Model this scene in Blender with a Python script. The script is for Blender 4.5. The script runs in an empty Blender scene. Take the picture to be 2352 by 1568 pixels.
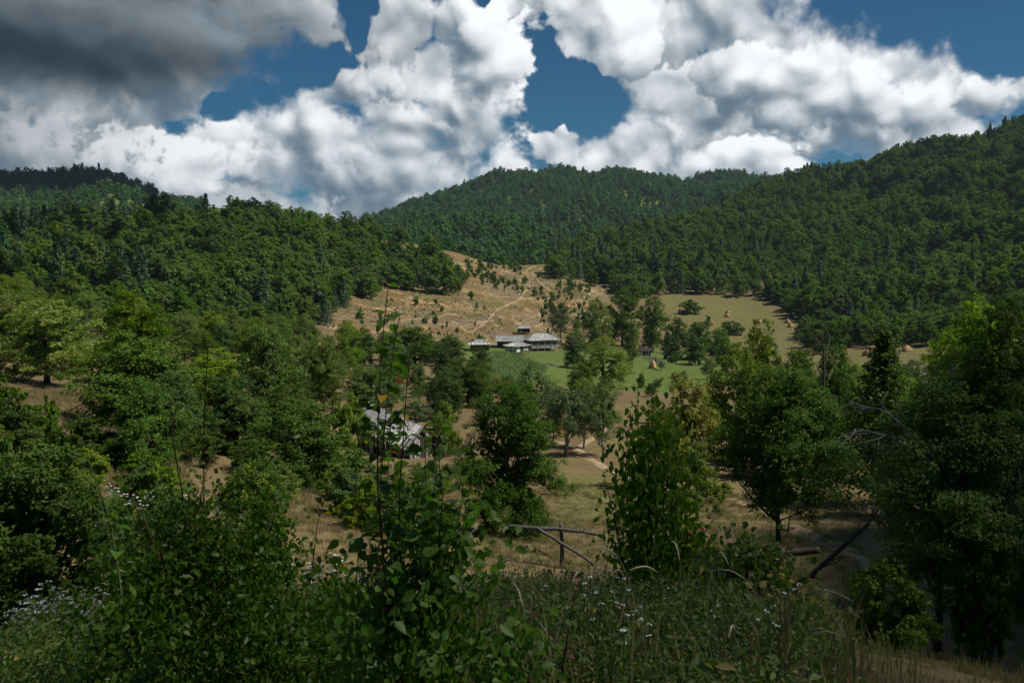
import bpy, math, random
import numpy as np
from mathutils import Vector, Matrix, Euler

S = bpy.context.scene
COL = S.collection
rng = np.random.default_rng(7)
random.seed(7)
R_ = math.radians

# ---------------------------------------------------------------- camera
FPX, CX, CY, HORIZON = 2037.0, 1176.0, 784.0, 600.0     # focal length and centre in units of a 2352 px wide picture
PITCH = math.atan((CY - HORIZON) / FPX)
CAM = Vector((0.0, 0.0, 1.65))
cd = bpy.data.cameras.new('camera')
cam = bpy.data.objects.new('camera', cd)
COL.objects.link(cam)
cam.location = CAM
cam.rotation_euler = (math.pi / 2 - PITCH, 0, 0)
cd.sensor_width = 36.0
cd.lens = 36.0 * FPX / 2352.0
cd.clip_start = 0.05
cd.clip_end = 60000
S.camera = cam

# ---------------------------------------------------------------- sun, exposure
SUN_EL, SUN_AZ = R_(54), R_(99)          # azimuth measured from the viewing direction towards the right
SUN_DIR = Vector((math.cos(SUN_EL) * math.sin(SUN_AZ), math.cos(SUN_EL) * math.cos(SUN_AZ), math.sin(SUN_EL)))
sl = bpy.data.lights.new('sun', 'SUN')
sl.energy = 4.4
sl.angle = R_(0.53)
sl.color = (1.0, 0.955, 0.87)
sun = bpy.data.objects.new('sun', sl)
COL.objects.link(sun)
sun.rotation_euler = SUN_DIR.to_track_quat('Z', 'Y').to_euler()
S.view_settings.view_transform = 'Standard'
S.view_settings.look = 'None'
S.view_settings.exposure = 0.42
S.view_settings.gamma = 1.0
S.render.engine = 'CYCLES'
S.cycles.max_bounces = 5
S.cycles.diffuse_bounces = 2
S.cycles.glossy_bounces = 1
S.cycles.transmission_bounces = 2
S.cycles.transparent_max_bounces = 4
S.cycles.volume_bounces = 0
S.cycles.use_adaptive_sampling = True
S.cycles.adaptive_threshold = 0.02
S.cycles.use_denoising = True
S.cycles.denoiser = 'OPENIMAGEDENOISE'
S.cycles.denoising_input_passes = 'RGB_ALBEDO_NORMAL'
S.cycles.caustics_reflective = False
S.cycles.caustics_refractive = False


# ---------------------------------------------------------------- node helper
class NT:
    def __init__(s, tree):
        s.t = tree
        s.n = tree.nodes
        s.l = tree.links

    def add(s, typ, ins=None, **kw):
        nd = s.n.new(typ)
        for k, v in kw.items():
            setattr(nd, k, v)
        for k, v in (ins or {}).items():
            sock = nd.inputs[k]
            if isinstance(v, bpy.types.NodeSocket):
                s.l.new(v, sock)
            else:
                sock.default_value = v
        return nd

    def math(s, op, a, b=0.0, c=0.0, clamp=False):
        return s.add('ShaderNodeMath', {0: a, 1: b, 2: c}, operation=op, use_clamp=clamp).outputs[0]

    def vmath(s, op, a, b=(0, 0, 0)):
        nd = s.add('ShaderNodeVectorMath', {0: a, 1: b}, operation=op)
        return nd.outputs['Value'] if op in ('LENGTH', 'DOT_PRODUCT', 'DISTANCE') else nd.outputs[0]

    def rng(s, v, a, b, c, d, smooth=True):
        return s.add('ShaderNodeMapRange', {0: v, 1: a, 2: b, 3: c, 4: d}, interpolation_type='SMOOTHSTEP' if smooth else 'LINEAR').outputs[0]

    def mix(s, f, a, b, blend='MIX'):
        nd = s.add('ShaderNodeMix', data_type='RGBA', blend_type=blend)
        for k, v in ((0, f), (6, a), (7, b)):
            if isinstance(v, bpy.types.NodeSocket):
                s.l.new(v, nd.inputs[k])
            else:
                nd.inputs[k].default_value = (*v, 1) if k and len(v) == 3 else v
        return nd.outputs[2]

    def noise(s, vec, scale, detail=3, rough=0.5, dims='3D', lac=2.0, dist=0.0):
        return s.add('ShaderNodeTexNoise', {'Vector': vec, 'Scale': scale, 'Detail': detail, 'Roughness': rough, 'Lacunarity': lac, 'Distortion': dist}, noise_dimensions=dims)


# ---------------------------------------------------------------- world: blue sky with cumulus
W = bpy.data.worlds.new('World')
S.world = W
W.use_nodes = True
W.node_tree.nodes.clear()


def px_ang(X, Rr):
    return ((X - CX) / FPX, (HORIZON - Rr) / FPX)


CLOUDS = [  # centre X, row, half width, half height, tone : cumulus heaps, far ones first
    (500, 480, 900, 75, -.05), (1350, 460, 750, 85, .0), (-900, 250, 900, 280, .0), (3400, 250, 800, 220, .0), (1750, -460, 1100, 180, .0),
    (250, 270, 480, 120, -.12), (90, 370, 470, 130, -.10), (1980, 325, 310, 95, -.02), (1700, 330, 260, 110, -.06), (1480, 350, 260, 85, .0), (1400, 340, 150, 60, .06), (1280, 330, 120, 50, .10), (1000, 400, 240, 70, -.05),
    (690, 390, 250, 100, -.04), (560, 350, 180, 115, .05), (420, 395, 170, 80, .06), (730, 310, 170, 90, .0), (820, 225, 105, 62, .08),
    (1600, 230, 250, 140, -.02), (1850, 240, 210, 100, -.03), (2055, 215, 108, 82, .0), (2160, 265, 110, 65, .05), (1980, 280, 170, 70, .03),
    (1590, 70, 270, 130, .02), (1760, 110, 170, 125, .0), (1400, 95, 170, 120, .06), (1700, 200, 160, 80, -.04), (1310, 70, 130, 100, .08),
    (1060, 285, 180, 150, -.02), (960, 330, 140, 110, .0), (1010, 190, 170, 140, .02), (930, 90, 140, 120, .03), (1060, 80, 160, 110, .06), (1110, 150, 110, 90, .10),
    (1172, 30, 46, 44, .10), (2285, 255, 92, 55, .06), (1660, 408, 190, 40, .10), (2220, 66, 62, 18, .0),
    (600, -250, 1400, 200, -.1), (760, 95, 110, 90, .05), (150, 80, 860, 280, .0), (500, 40, 380, 170, .0), (215, 150, 420, 180, .0)]
HOLES = [(1330, 222, 170, 90), (770, 168, 140, 80), (835, 70, 52, 100), (548, 276, 62, 30), (1130, 10, 66, 46), (2280, 30, 480, 150), (2230, 150, 150, 90), (2380, 150, 210, 110)]
sd = Vector((.40, .92)).normalized()


def macro_group():
    """the heaps painted from far to near, each rounded and lit from the sun's side"""
    g = bpy.data.node_groups.new('CloudMasses', 'ShaderNodeTree')
    for nm, ty in (('P', 'NodeSocketVector'), ('Detail', 'NodeSocketFloat'), ('Relief', 'NodeSocketFloat'), ('Soft', 'NodeSocketFloat')):
        g.interface.new_socket(nm, in_out='INPUT', socket_type=ty)
    for nm in ('Alpha', 'Light'):
        g.interface.new_socket(nm, in_out='OUTPUT', socket_type='NodeSocketFloat')
    t = NT(g)
    gi = t.add('NodeGroupInput')
    go = t.add('NodeGroupOutput')
    P, n0, rel, soft_ = gi.outputs[0], gi.outputs[1], gi.outputs[2], gi.outputs[3]

    def local(X, Rr, rx, ry):
        a, e = px_ang(X, Rr)
        kx, ky = FPX / rx, FPX / ry
        return t.add('ShaderNodeVectorMath', {0: P, 1: (kx, ky, 0), 2: (-a * kx, -e * ky, 0)}, operation='MULTIPLY_ADD').outputs[0]
    acc = None
    for h in HOLES:
        ln = t.vmath('LENGTH', local(*h))
        acc = ln if acc is None else t.math('MINIMUM', acc, ln)
    n1_ = t.math('SUBTRACT', t.math('ADD', n0, 1.0), t.math('MULTIPLY', t.math('SUBTRACT', 1.0, acc, clamp=True), 1.0))
    A, L = None, None
    for (X, Rr, rx, ry, tone) in CLOUDS:
        q = local(X, Rr, rx, ry)
        e = t.math('SUBTRACT', n1_, t.vmath('LENGTH', q))
        a = t.rng(e, .0, soft_, 0, 1)
        sh = t.math('MULTIPLY_ADD', t.vmath('DOT_PRODUCT', q, (sd.x, sd.y, 0)), .50, rel)
        if abs(tone) > .001:
            sh = t.math('ADD', sh, tone)
        if A is None:
            A, L = a, t.math('MULTIPLY_ADD', a, 0.0, .45)
        else:
            A = t.math('MAXIMUM', A, a)
            L = t.add('ShaderNodeMix', {0: a, 2: L, 3: sh}, data_type='FLOAT').outputs[0]
    t.l.new(A, go.inputs[0])
    t.l.new(L, go.inputs[1])
    return g


def detail_group():
    g = bpy.data.node_groups.new('CloudDetail', 'ShaderNodeTree')
    g.interface.new_socket('P', in_out='INPUT', socket_type='NodeSocketVector')
    g.interface.new_socket('Detail', in_out='OUTPUT', socket_type='NodeSocketFloat')
    t = NT(g)
    gi = t.add('NodeGroupInput')
    go = t.add('NodeGroupOutput')
    P = gi.outputs[0]
    nz = t.noise(P, 10.0, 6, .5, '2D')
    w = t.vmath('MULTIPLY', t.vmath('SUBTRACT', nz.outputs['Color'], (.5, .5, .5)), (.05, .05, 0))
    Pv = t.vmath('ADD', P, w)
    v1 = t.add('ShaderNodeTexVoronoi', {'Vector': Pv, 'Scale': 12.0, 'Randomness': 1.0}, voronoi_dimensions='2D', feature='F1').outputs['Distance']
    v2 = t.add('ShaderNodeTexVoronoi', {'Vector': Pv, 'Scale': 30.0, 'Detail': 2.0, 'Roughness': .55, 'Lacunarity': 2.3, 'Randomness': 1.0}, voronoi_dimensions='2D', feature='F1', normalize=True).outputs['Distance']
    d = t.math('MULTIPLY_ADD', nz.outputs['Fac'], 1.3, -.65)
    d = t.math('ADD', d, t.math('MULTIPLY_ADD', v1, -.75, .30))
    d = t.math('ADD', d, t.math('MULTIPLY_ADD', v2, -.75, .27))
    t.l.new(d, go.inputs[0])
    return g


def relief_group():
    """rounded billows without the finest detail, for the shading"""
    g = bpy.data.node_groups.new('CloudRelief', 'ShaderNodeTree')
    g.interface.new_socket('P', in_out='INPUT', socket_type='NodeSocketVector')
    g.interface.new_socket('Relief', in_out='OUTPUT', socket_type='NodeSocketFloat')
    t = NT(g)
    gi = t.add('NodeGroupInput')
    go = t.add('NodeGroupOutput')
    P = gi.outputs[0]
    nz = t.noise(P, 10.0, 2, .45, '2D')
    w = t.vmath('MULTIPLY', t.vmath('SUBTRACT', nz.outputs['Color'], (.5, .5, .5)), (.05, .05, 0))
    Pv = t.vmath('ADD', P, w)
    v1 = t.add('ShaderNodeTexVoronoi', {'Vector': Pv, 'Scale': 12.0}, voronoi_dimensions='2D', feature='F1').outputs['Distance']
    v2 = t.add('ShaderNodeTexVoronoi', {'Vector': Pv, 'Scale': 30.0, 'Smoothness': .6}, voronoi_dimensions='2D', feature='SMOOTH_F1').outputs['Distance']
    d = t.math('MULTIPLY', nz.outputs['Fac'], 1.0)
    d = t.math('ADD', d, t.math('MULTIPLY', v1, -.6))
    d = t.math('ADD', d, t.math('MULTIPLY', v2, -.42))
    t.l.new(d, go.inputs[0])
    return g


wt = NT(W.node_tree)
geo = wt.add('ShaderNodeTexCoord')
D = wt.vmath('NORMALIZE', geo.outputs['Generated'])
sx = wt.add('ShaderNodeSeparateXYZ', {0: D})
az = wt.math('ARCTAN2', sx.outputs[0], sx.outputs[1])
el = wt.math('ARCSINE', sx.outputs[2])
P0 = wt.add('ShaderNodeCombineXYZ', {0: az, 1: el, 2: 0.0}).outputs[0]
MG, DG = macro_group(), detail_group()
wp = wt.noise(P0, 8.0, 4, .55, '2D').outputs['Color']
wv = wt.vmath('MULTIPLY', wt.vmath('SUBTRACT', wp, (.5, .5, .5)), (.085, .07, 0))


def grp(tree, p):
    g = wt.add('ShaderNodeGroup', node_tree=tree)
    wt.l.new(p, g.inputs[0])
    return g.outputs[0]


def off(k, p=None):
    return wt.vmath('ADD', p or P0, (sd.x * k, sd.y * k, 0))


Pw = wt.vmath('ADD', P0, wv)
RG = relief_group()
n0, m0, m1, m2 = grp(DG, P0), grp(RG, P0), grp(RG, off(.012)), grp(RG, off(.040))
soft = wt.rng(wt.noise(P0, 6.0, 2, .5, '2D').outputs['Fac'], .35, .75, .20, .75)
rel = wt.math('MULTIPLY_ADD', wt.math('SUBTRACT', m0, m1), .66, .54)
rel = wt.math('MULTIPLY_ADD', wt.math('SUBTRACT', m0, m2), .45, rel)
rel = wt.math('MULTIPLY_ADD', wt.math('SUBTRACT', n0, grp(DG, off(.007))), .30, rel)
mgn = wt.add('ShaderNodeGroup', node_tree=MG)
fine = wt.math('MULTIPLY_ADD', wt.noise(P0, 38.0, 6, .62, '2D').outputs['Fac'], .62, -.31)
for k_, v_ in enumerate((Pw, wt.math('MAXIMUM', wt.math('ADD', n0, fine), -.46), rel, soft)):
    wt.l.new(v_, mgn.inputs[k_])
alpha = mgn.outputs[0]
light = wt.rng(mgn.outputs[1], .0, 1.0, 0, 1)
# the thick rain cloud on the left, seen from below
Pd = wt.vmath('ADD', P0, wt.vmath('MULTIPLY', wv, (1.0, .7, 0)))


def blob(X, Rr, rx, ry):
    a, e = px_ang(X, Rr)
    q = wt.vmath('MULTIPLY', wt.vmath('SUBTRACT', Pd, (a, e, 0)), (FPX / rx, FPX / ry, 0))
    return wt.vmath('LENGTH', q)


dark = wt.rng(blob(230, 120, 800, 175), .5, 1.12, 1, 0)
dim = wt.math('MULTIPLY', wt.rng(blob(-100, 330, 640, 190), .2, 1.1, 1, 0), .6)
tex = wt.noise(wt.vmath('MULTIPLY', Pd, (1.0, 2.2, 0)), 9.0, 5, .5, '2D').outputs['Fac']
col = wt.mix(light, (.088, .138, .178), (.76, .775, .79))
low = wt.rng(blob(150, 200, 700, 110), .15, 1.25, 0, 1)
shade = wt.mix(wt.math('MULTIPLY', low, wt.rng(tex, .25, .8, .25, 1)), (.010, .022, .032), (.22, .265, .30))
col = wt.mix(dim, col, (.075, .102, .122))
col = wt.mix(wt.math('MULTIPLY', dark, .96), col, shade)
sky = wt.add('ShaderNodeTexSky', sky_type='NISHITA', sun_disc=False, sun_elevation=SUN_EL, sun_rotation=SUN_AZ, altitude=900.0, air_density=1.0, dust_density=.4, ozone_density=2.5)
skyc = wt.mix(1.0, sky.outputs[0], (.0074, .0240, .0315), 'MULTIPLY')
fin = wt.mix(alpha, skyc, col)
bg = wt.add('ShaderNodeBackground', {'Color': fin, 'Strength': 1.0})
wo = wt.add('ShaderNodeOutputWorld', {'Surface': bg.outputs[0]})
W.cycles.sampling_method = 'NONE'
W.cycles.sample_map_resolution = 512


# ---------------------------------------------------------------- projecting, used to lay the land and the planting out
CP, SP = math.cos(PITCH), math.sin(PITCH)


def az_of(X):
    return math.atan2((X - CX) / FPX, CP + (CY - HORIZON) / FPX * SP)


def slope_of(X, Rr):
    xc, yc = (X - CX) / FPX, (CY - Rr) / FPX
    f, u = CP + yc * SP, yc * CP - SP
    return u / math.hypot(xc, f)


def to_px(x, y, z):
    dx, dy, dz = x - CAM.x, y - CAM.y, z - CAM.z
    depth = dy * CP - dz * SP
    up = dy * SP + dz * CP
    depth = np.where(np.abs(depth) < 1e-6, 1e-6, depth)
    return CX + FPX * dx / depth, CY - FPX * up / depth


NEAR = [(0, 0), (3, -.2), (6, -.95), (8, -1.7), (11, -3.1), (15, -4.9), (22, -7.1)]
COLS = {  # picture column -> (distance, picture row of the bare ground)
    -300: [(30, 1120), (45, 1010), (60, 930), (80, 860), (110, 810), (150, 760), (200, 710), (260, 660), (350, 590), (420, 540), (500, 570), (620, 600), (850, 560), (1000, 480), (1150, 450), (1350, 370), (1600, 420), (2500, 590)],
    0: [(30, 1135), (45, 1030), (60, 950), (80, 884), (110, 850), (150, 800), (200, 750), (260, 700), (350, 620), (430, 562), (500, 590), (620, 610), (850, 560), (1000, 486), (1150, 480), (1350, 386), (1600, 430), (2500, 595)],
    250: [(30, 1150), (45, 1050), (60, 980), (80, 915), (110, 870), (150, 815), (200, 770), (260, 715), (350, 610), (430, 530), (500, 575), (620, 610), (850, 540), (1000, 447), (1150, 470), (1350, 438), (1600, 470), (2500, 595)],
    450: [(30, 1180), (45, 1085), (60, 1020), (80, 950), (110, 890), (150, 840), (200, 795), (260, 745), (350, 620), (430, 505), (500, 550), (620, 600), (850, 580), (1000, 520), (1150, 510), (1350, 485), (1600, 520), (2500, 600)],
    650: [(30, 1210), (45, 1120), (60, 1060), (80, 990), (110, 920), (150, 865), (200, 815), (260, 765), (350, 640), (440, 518), (500, 550), (620, 600), (1000, 590), (1350, 570), (1600, 560), (2500, 600)],
    850: [(30, 1240), (45, 1150), (60, 1095), (80, 1028), (110, 955), (150, 890), (200, 828), (260, 775), (300, 738), (350, 690), (420, 606), (470, 545), (520, 552), (620, 590), (900, 570), (1300, 525), (1600, 505), (1900, 530), (2500, 600)],
    950: [(30, 1255), (45, 1165), (60, 1100), (80, 1035), (110, 960), (150, 893), (200, 832), (260, 782), (300, 748), (350, 700), (420, 626), (470, 557), (520, 566), (620, 595), (900, 560), (1300, 505), (1600, 462), (1900, 490), (2500, 590)],
    1050: [(30, 1270), (45, 1175), (60, 1105), (80, 1038), (110, 960), (150, 896), (200, 838), (260, 788), (300, 755), (350, 706), (420, 640), (480, 575), (530, 590), (620, 615), (900, 570), (1300, 492), (1600, 428), (1900, 455), (2500, 580)],
    1150: [(30, 1285), (45, 1185), (60, 1108), (80, 1040), (110, 960), (150, 900), (200, 845), (260, 800), (300, 765), (350, 718), (420, 660), (500, 607), (550, 620), (700, 630), (880, 572), (1000, 560), (1300, 480), (1600, 396), (1900, 430), (2500, 570)],
    1280: [(30, 1300), (45, 1195), (60, 1110), (80, 1040), (110, 960), (150, 905), (200, 853), (260, 805), (300, 772), (350, 730), (420, 672), (510, 602), (560, 622), (700, 630), (880, 572), (1000, 560), (1300, 475), (1600, 388), (1900, 420), (2500, 570)],
    1350: [(30, 1305), (45, 1198), (60, 1115), (80, 1045), (110, 965), (150, 908), (200, 858), (260, 808), (300, 778), (350, 736), (420, 684), (500, 625), (600, 556), (700, 600), (880, 580), (1000, 565), (1300, 478), (1600, 392), (1900, 420), (2500, 570)],
    1450: [(30, 1308), (45, 1200), (60, 1122), (80, 1050), (110, 972), (150, 914), (200, 866), (260, 815), (300, 790), (350, 745), (420, 692), (500, 635), (600, 575), (680, 538), (780, 575), (1000, 575), (1300, 482), (1600, 400), (1900, 430), (2500, 570)],
    1570: [(30, 1310), (45, 1200), (60, 1128), (80, 1056), (110, 980), (150, 920), (200, 874), (260, 825), (300, 800), (350, 755), (420, 698), (500, 638), (600, 572), (720, 508), (820, 540), (1000, 575), (1300, 500), (1600, 437), (1900, 450), (2500, 570)],
    1700: [(30, 1312), (45, 1203), (60, 1132), (80, 1060), (110, 988), (150, 925), (200, 880), (260, 832), (300, 806), (350, 764), (420, 704), (500, 642), (600, 566), (750, 480), (850, 510), (1000, 560), (1300, 490), (1600, 424), (1900, 440), (2500, 570)],
    1850: [(30, 1320), (45, 1210), (60, 1133), (80, 1058), (110, 985), (150, 922), (200, 876), (260, 830), (300, 800), (350, 758), (420, 704), (500, 636), (600, 556), (830, 428), (950, 450), (1300, 480), (1600, 418), (2500, 570)],
    2000: [(30, 1332), (45, 1215), (60, 1130), (80, 1052), (110, 978), (150, 915), (200, 866), (260, 822), (300, 795), (350, 750), (420, 690), (500, 618), (600, 535), (850, 392), (1000, 420), (1600, 430), (2500, 570)],
    2150: [(30, 1340), (45, 1215), (60, 1122), (80, 1042), (110, 970), (150, 908), (200, 855), (260, 812), (300, 783), (350, 735), (420, 660), (500, 580), (600, 488), (850, 334), (1000, 370), (1600, 420), (2500, 570)],
    2352: [(30, 1350), (45, 1210), (60, 1110), (80, 1030), (110, 958), (150, 898), (200, 842), (260, 795), (300, 760), (350, 705), (420, 622), (500, 535), (600, 440), (850, 305), (1000, 340), (1600, 420), (2500, 570)],
    2700: [(30, 1350), (45, 1205), (60, 1100), (80, 1015), (110, 940), (150, 875), (200, 815), (260, 760), (300, 720), (350, 660), (420, 575), (500, 490), (600, 400), (850, 280), (1000, 320), (1600, 420), (2500, 570)],
}


def hash2(ix, iy, seed):
    h = (ix.astype(np.int64) * 374761393 + iy.astype(np.int64) * 668265263 + seed * 1442695041) & 0x7fffffff
    h = ((h ^ (h >> 13)) * 1274126177) & 0x7fffffff
    return ((h ^ (h >> 16)) & 0xffff) / 65535.0


def vnoise(x, y, seed=0):
    x, y = np.asarray(x, float), np.asarray(y, float)
    ix, iy = np.floor(x), np.floor(y)
    fx, fy = x - ix, y - iy
    fx, fy = fx * fx * (3 - 2 * fx), fy * fy * (3 - 2 * fy)
    a, b = hash2(ix, iy, seed), hash2(ix + 1, iy, seed)
    c, d = hash2(ix, iy + 1, seed), hash2(ix + 1, iy + 1, seed)
    return (a + (b - a) * fx) * (1 - fy) + (c + (d - c) * fx) * fy - .5


def fbm(x, y, seed=0, oct=4, rough=.5):
    s_, a = 0, 1.0
    for k in range(oct):
        s_ = s_ + a * vnoise(x * 2 ** k, y * 2 ** k, seed + k * 17)
        a *= rough
    return s_


AZT = np.radians(np.arange(-44, 44.01, .25))
DT = np.concatenate([np.arange(0, 12, .25), np.geomspace(12, 2500, 420)])
_caz = np.array([az_of(X) for X in COLS])
_cz = []
for X, prof in COLS.items():
    dd = [p[0] for p in NEAR] + [p[0] for p in prof]
    zz = [p[1] for p in NEAR] + [CAM.z + p[0] * slope_of(X, p[1]) for p in prof]
    _cz.append(np.interp(DT, dd, zz))
_cz = np.array(_cz)


def smooth(A, n, axis):
    for _ in range(n):
        B = np.roll(A, 1, axis)
        C = np.roll(A, -1, axis)
        sl_ = [slice(None)] * 2
        sl_[axis] = 0
        B[tuple(sl_)] = A[tuple(sl_)]
        sl_[axis] = -1
        C[tuple(sl_)] = A[tuple(sl_)]
        A = (A * 2 + B + C) / 4
    return A


TAB = np.empty((len(AZT), len(DT)))
for j in range(len(DT)):
    TAB[:, j] = np.interp(AZT, _caz, _cz[:, j])
TAB = smooth(TAB, 6, 0)
TAB = smooth(TAB, 10, 1)
BANK = 28.0


def ground(x, y):
    """height of the land"""
    x, y = np.asarray(x, float), np.asarray(y, float)
    d = np.hypot(x, y)
    a = np.arctan2(x, y)
    ac = np.clip(a, AZT[0], AZT[-1])
    fa = (ac - AZT[0]) / (AZT[1] - AZT[0])
    ia = np.clip(fa.astype(int), 0, len(AZT) - 2)
    fa = fa - ia
    idd = np.clip(np.searchsorted(DT, d, side='right') - 1, 0, len(DT) - 2)
    fd = np.clip((d - DT[idd]) / (DT[idd + 1] - DT[idd]), 0, 1)
    z = (TAB[ia, idd] * (1 - fa) + TAB[ia + 1, idd] * fa) * (1 - fd) + (TAB[ia, idd + 1] * (1 - fa) + TAB[ia + 1, idd + 1] * fa) * fd
    # behind and beside the viewer the slope goes on uphill
    back = np.clip((np.abs(a) - R_(44)) / R_(60), 0, 1)
    back = back * back * (3 - 2 * back)
    z = z * (1 - back) + (d * .16 - 20 * (1 - np.exp(-d / 900))) * back
    near = np.clip(d / 60, 0.03, 1)
    z = z + fbm(x / 26, y / 26, 3, 4) * 1.5 * near * np.clip(d / 120, .2, 1) + fbm(x / 3.1, y / 3.1, 9, 3) * .16
    far = np.clip((d - 560) / 500, 0, 1)
    rid = np.abs(fbm(x / 260 + 3.1, y / 420, 21, 3)) * 2
    z = z + far * (rid - .35) * 34 + far * fbm(x / 90, y / 90, 33, 3) * 10
    return z


def gz(x, y):
    return float(ground(np.array([x]), np.array([y]))[0])


def gnormal(x, y, e=.5):
    return Vector((gz(x - e, y) - gz(x + e, y), gz(x, y - e) - gz(x, y + e), 2 * e)).normalized()


def at(X, d):
    """ground point d metres out along picture column X"""
    a = az_of(X)
    x, y = d * math.sin(a), d * math.cos(a)
    return Vector((x, y, gz(x, y)))


def px_size(px, d):
    return px * d / FPX


def in_poly(px, py, poly):
    px, py = np.asarray(px, float), np.asarray(py, float)
    inside = np.zeros(px.shape, bool)
    n = len(poly)
    for i in range(n):
        x1, y1 = poly[i]
        x2, y2 = poly[(i + 1) % n]
        c = ((y1 > py) != (y2 > py)) & (px < (x2 - x1) * (py - y1) / (y2 - y1 + 1e-9) + x1)
        inside ^= c
    return inside


# ---------------------------------------------------------------- mesh helpers
def mesh_obj(name, verts, faces, mat=None, parent=None, smooth_=False, matidx=None):
    me = bpy.data.meshes.new(name)
    verts = np.asarray(verts, np.float32)
    if isinstance(faces, np.ndarray):
        k = faces.shape[1]
        me.vertices.add(len(verts))
        me.vertices.foreach_set('co', verts.ravel())
        me.loops.add(faces.size)
        me.loops.foreach_set('vertex_index', faces.ravel().astype(np.int32))
        me.polygons.add(len(faces))
        me.polygons.foreach_set('loop_start', np.arange(0, faces.size, k, dtype=np.int32))
        me.update(calc_edges=True)
    else:
        me.from_pydata([tuple(map(float, v)) for v in verts], [], faces)
    for m in (mat if isinstance(mat, (list, tuple)) else [mat]):
        if m:
            me.materials.append(m)
    if matidx is not None:
        me.polygons.foreach_set('material_index', np.asarray(matidx, np.int32))
    if smooth_:
        me.polygons.foreach_set('use_smooth', np.ones(len(me.polygons), bool))
    o = bpy.data.objects.new(name, me)
    COL.objects.link(o)
    if parent:
        o.parent = parent
    return o


def empty(name, loc=(0, 0, 0), rz=0.0, scale=1.0):
    o = bpy.data.objects.new(name, None)
    COL.objects.link(o)
    o.location = loc
    o.rotation_euler = (0, 0, rz)
    o.scale = (scale,) * 3 if isinstance(scale, (int, float)) else scale
    o.empty_display_size = .3
    return o


def tag(o, label=None, cat=None, group=None, kind=None):
    for k, v in (('label', label), ('category', cat), ('group', group), ('kind', kind)):
        if v:
            o[k] = v
    return o


class MB:
    """collects tubes, boxes and leaves for one mesh"""

    def __init__(s):
        s.v, s.f = [], []

    def add(s, vs, fs):
        b = len(s.v)
        s.v += [tuple(v) for v in vs]
        s.f += [tuple(i + b for i in f) for f in fs]
        return s

    def tube(s, pts, rad, n=6, cap=True):
        pts = [Vector(p) for p in pts]
        rings = []
        for i, p in enumerate(pts):
            t = (pts[min(i + 1, len(pts) - 1)] - pts[max(i - 1, 0)])
            if t.length < 1e-9:
                t = Vector((0, 0, 1))
            t.normalize()
            u = t.cross(Vector((0.13, 0.97, 0.2)))
            if u.length < .05:
                u = t.cross(Vector((1, 0, 0)))
            u.normalize()
            w = t.cross(u)
            r = rad[i] if hasattr(rad, '__len__') else rad
            rings.append([p + (u * math.cos(2 * math.pi * k / n) + w * math.sin(2 * math.pi * k / n)) * r for k in range(n)])
        vs = [v for r in rings for v in r]
        fs = []
        for i in range(len(rings) - 1):
            for k in range(n):
                fs.append((i * n + k, i * n + (k + 1) % n, (i + 1) * n + (k + 1) % n, (i + 1) * n + k))
        if cap:
            fs.append(tuple(range(n))[::-1])
            fs.append(tuple((len(rings) - 1) * n + k for k in range(n)))
        return s.add(vs, fs)

    def box(s, c, size, M=None):
        x, y, z = size[0] / 2, size[1] / 2, size[2] / 2
        vs = [Vector(c) + Vector((a * x, b * y, e * z)) for e in (-1, 1) for b in (-1, 1) for a in (-1, 1)]
        if M is not None:
            vs = [M @ v for v in vs]
        return s.add(vs, [(0, 2, 3, 1), (4, 5, 7, 6), (0, 1, 5, 4), (2, 6, 7, 3), (0, 4, 6, 2), (1, 3, 7, 5)])

    def beam(s, a, b, w, h, up=(0, 0, 1)):
        a, b = Vector(a), Vector(b)
        t = (b - a).normalized()
        u = t.cross(Vector(up))
        if u.length < .01:
            u = t.cross(Vector((1, 0, 0)))
        u.normalize()
        v = u.cross(t)
        vs = [p + u * (w / 2 * i) + v * (h / 2 * j) for p in (a, b) for j in (-1, 1) for i in (-1, 1)]
        return s.add(vs, [(0, 1, 3, 2), (4, 6, 7, 5), (0, 4, 5, 1), (2, 3, 7, 6), (0, 2, 6, 4), (1, 5, 7, 3)])

    def build(s, name, mat, parent=None, smooth_=False):
        return mesh_obj(name, s.v, s.f, mat, parent, smooth_)


# ---------------------------------------------------------------- materials
def new_mat(name):
    m = bpy.data.materials.new(name)
    m.use_nodes = True
    m.node_tree.nodes.clear()
    return m, NT(m.node_tree)


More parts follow.
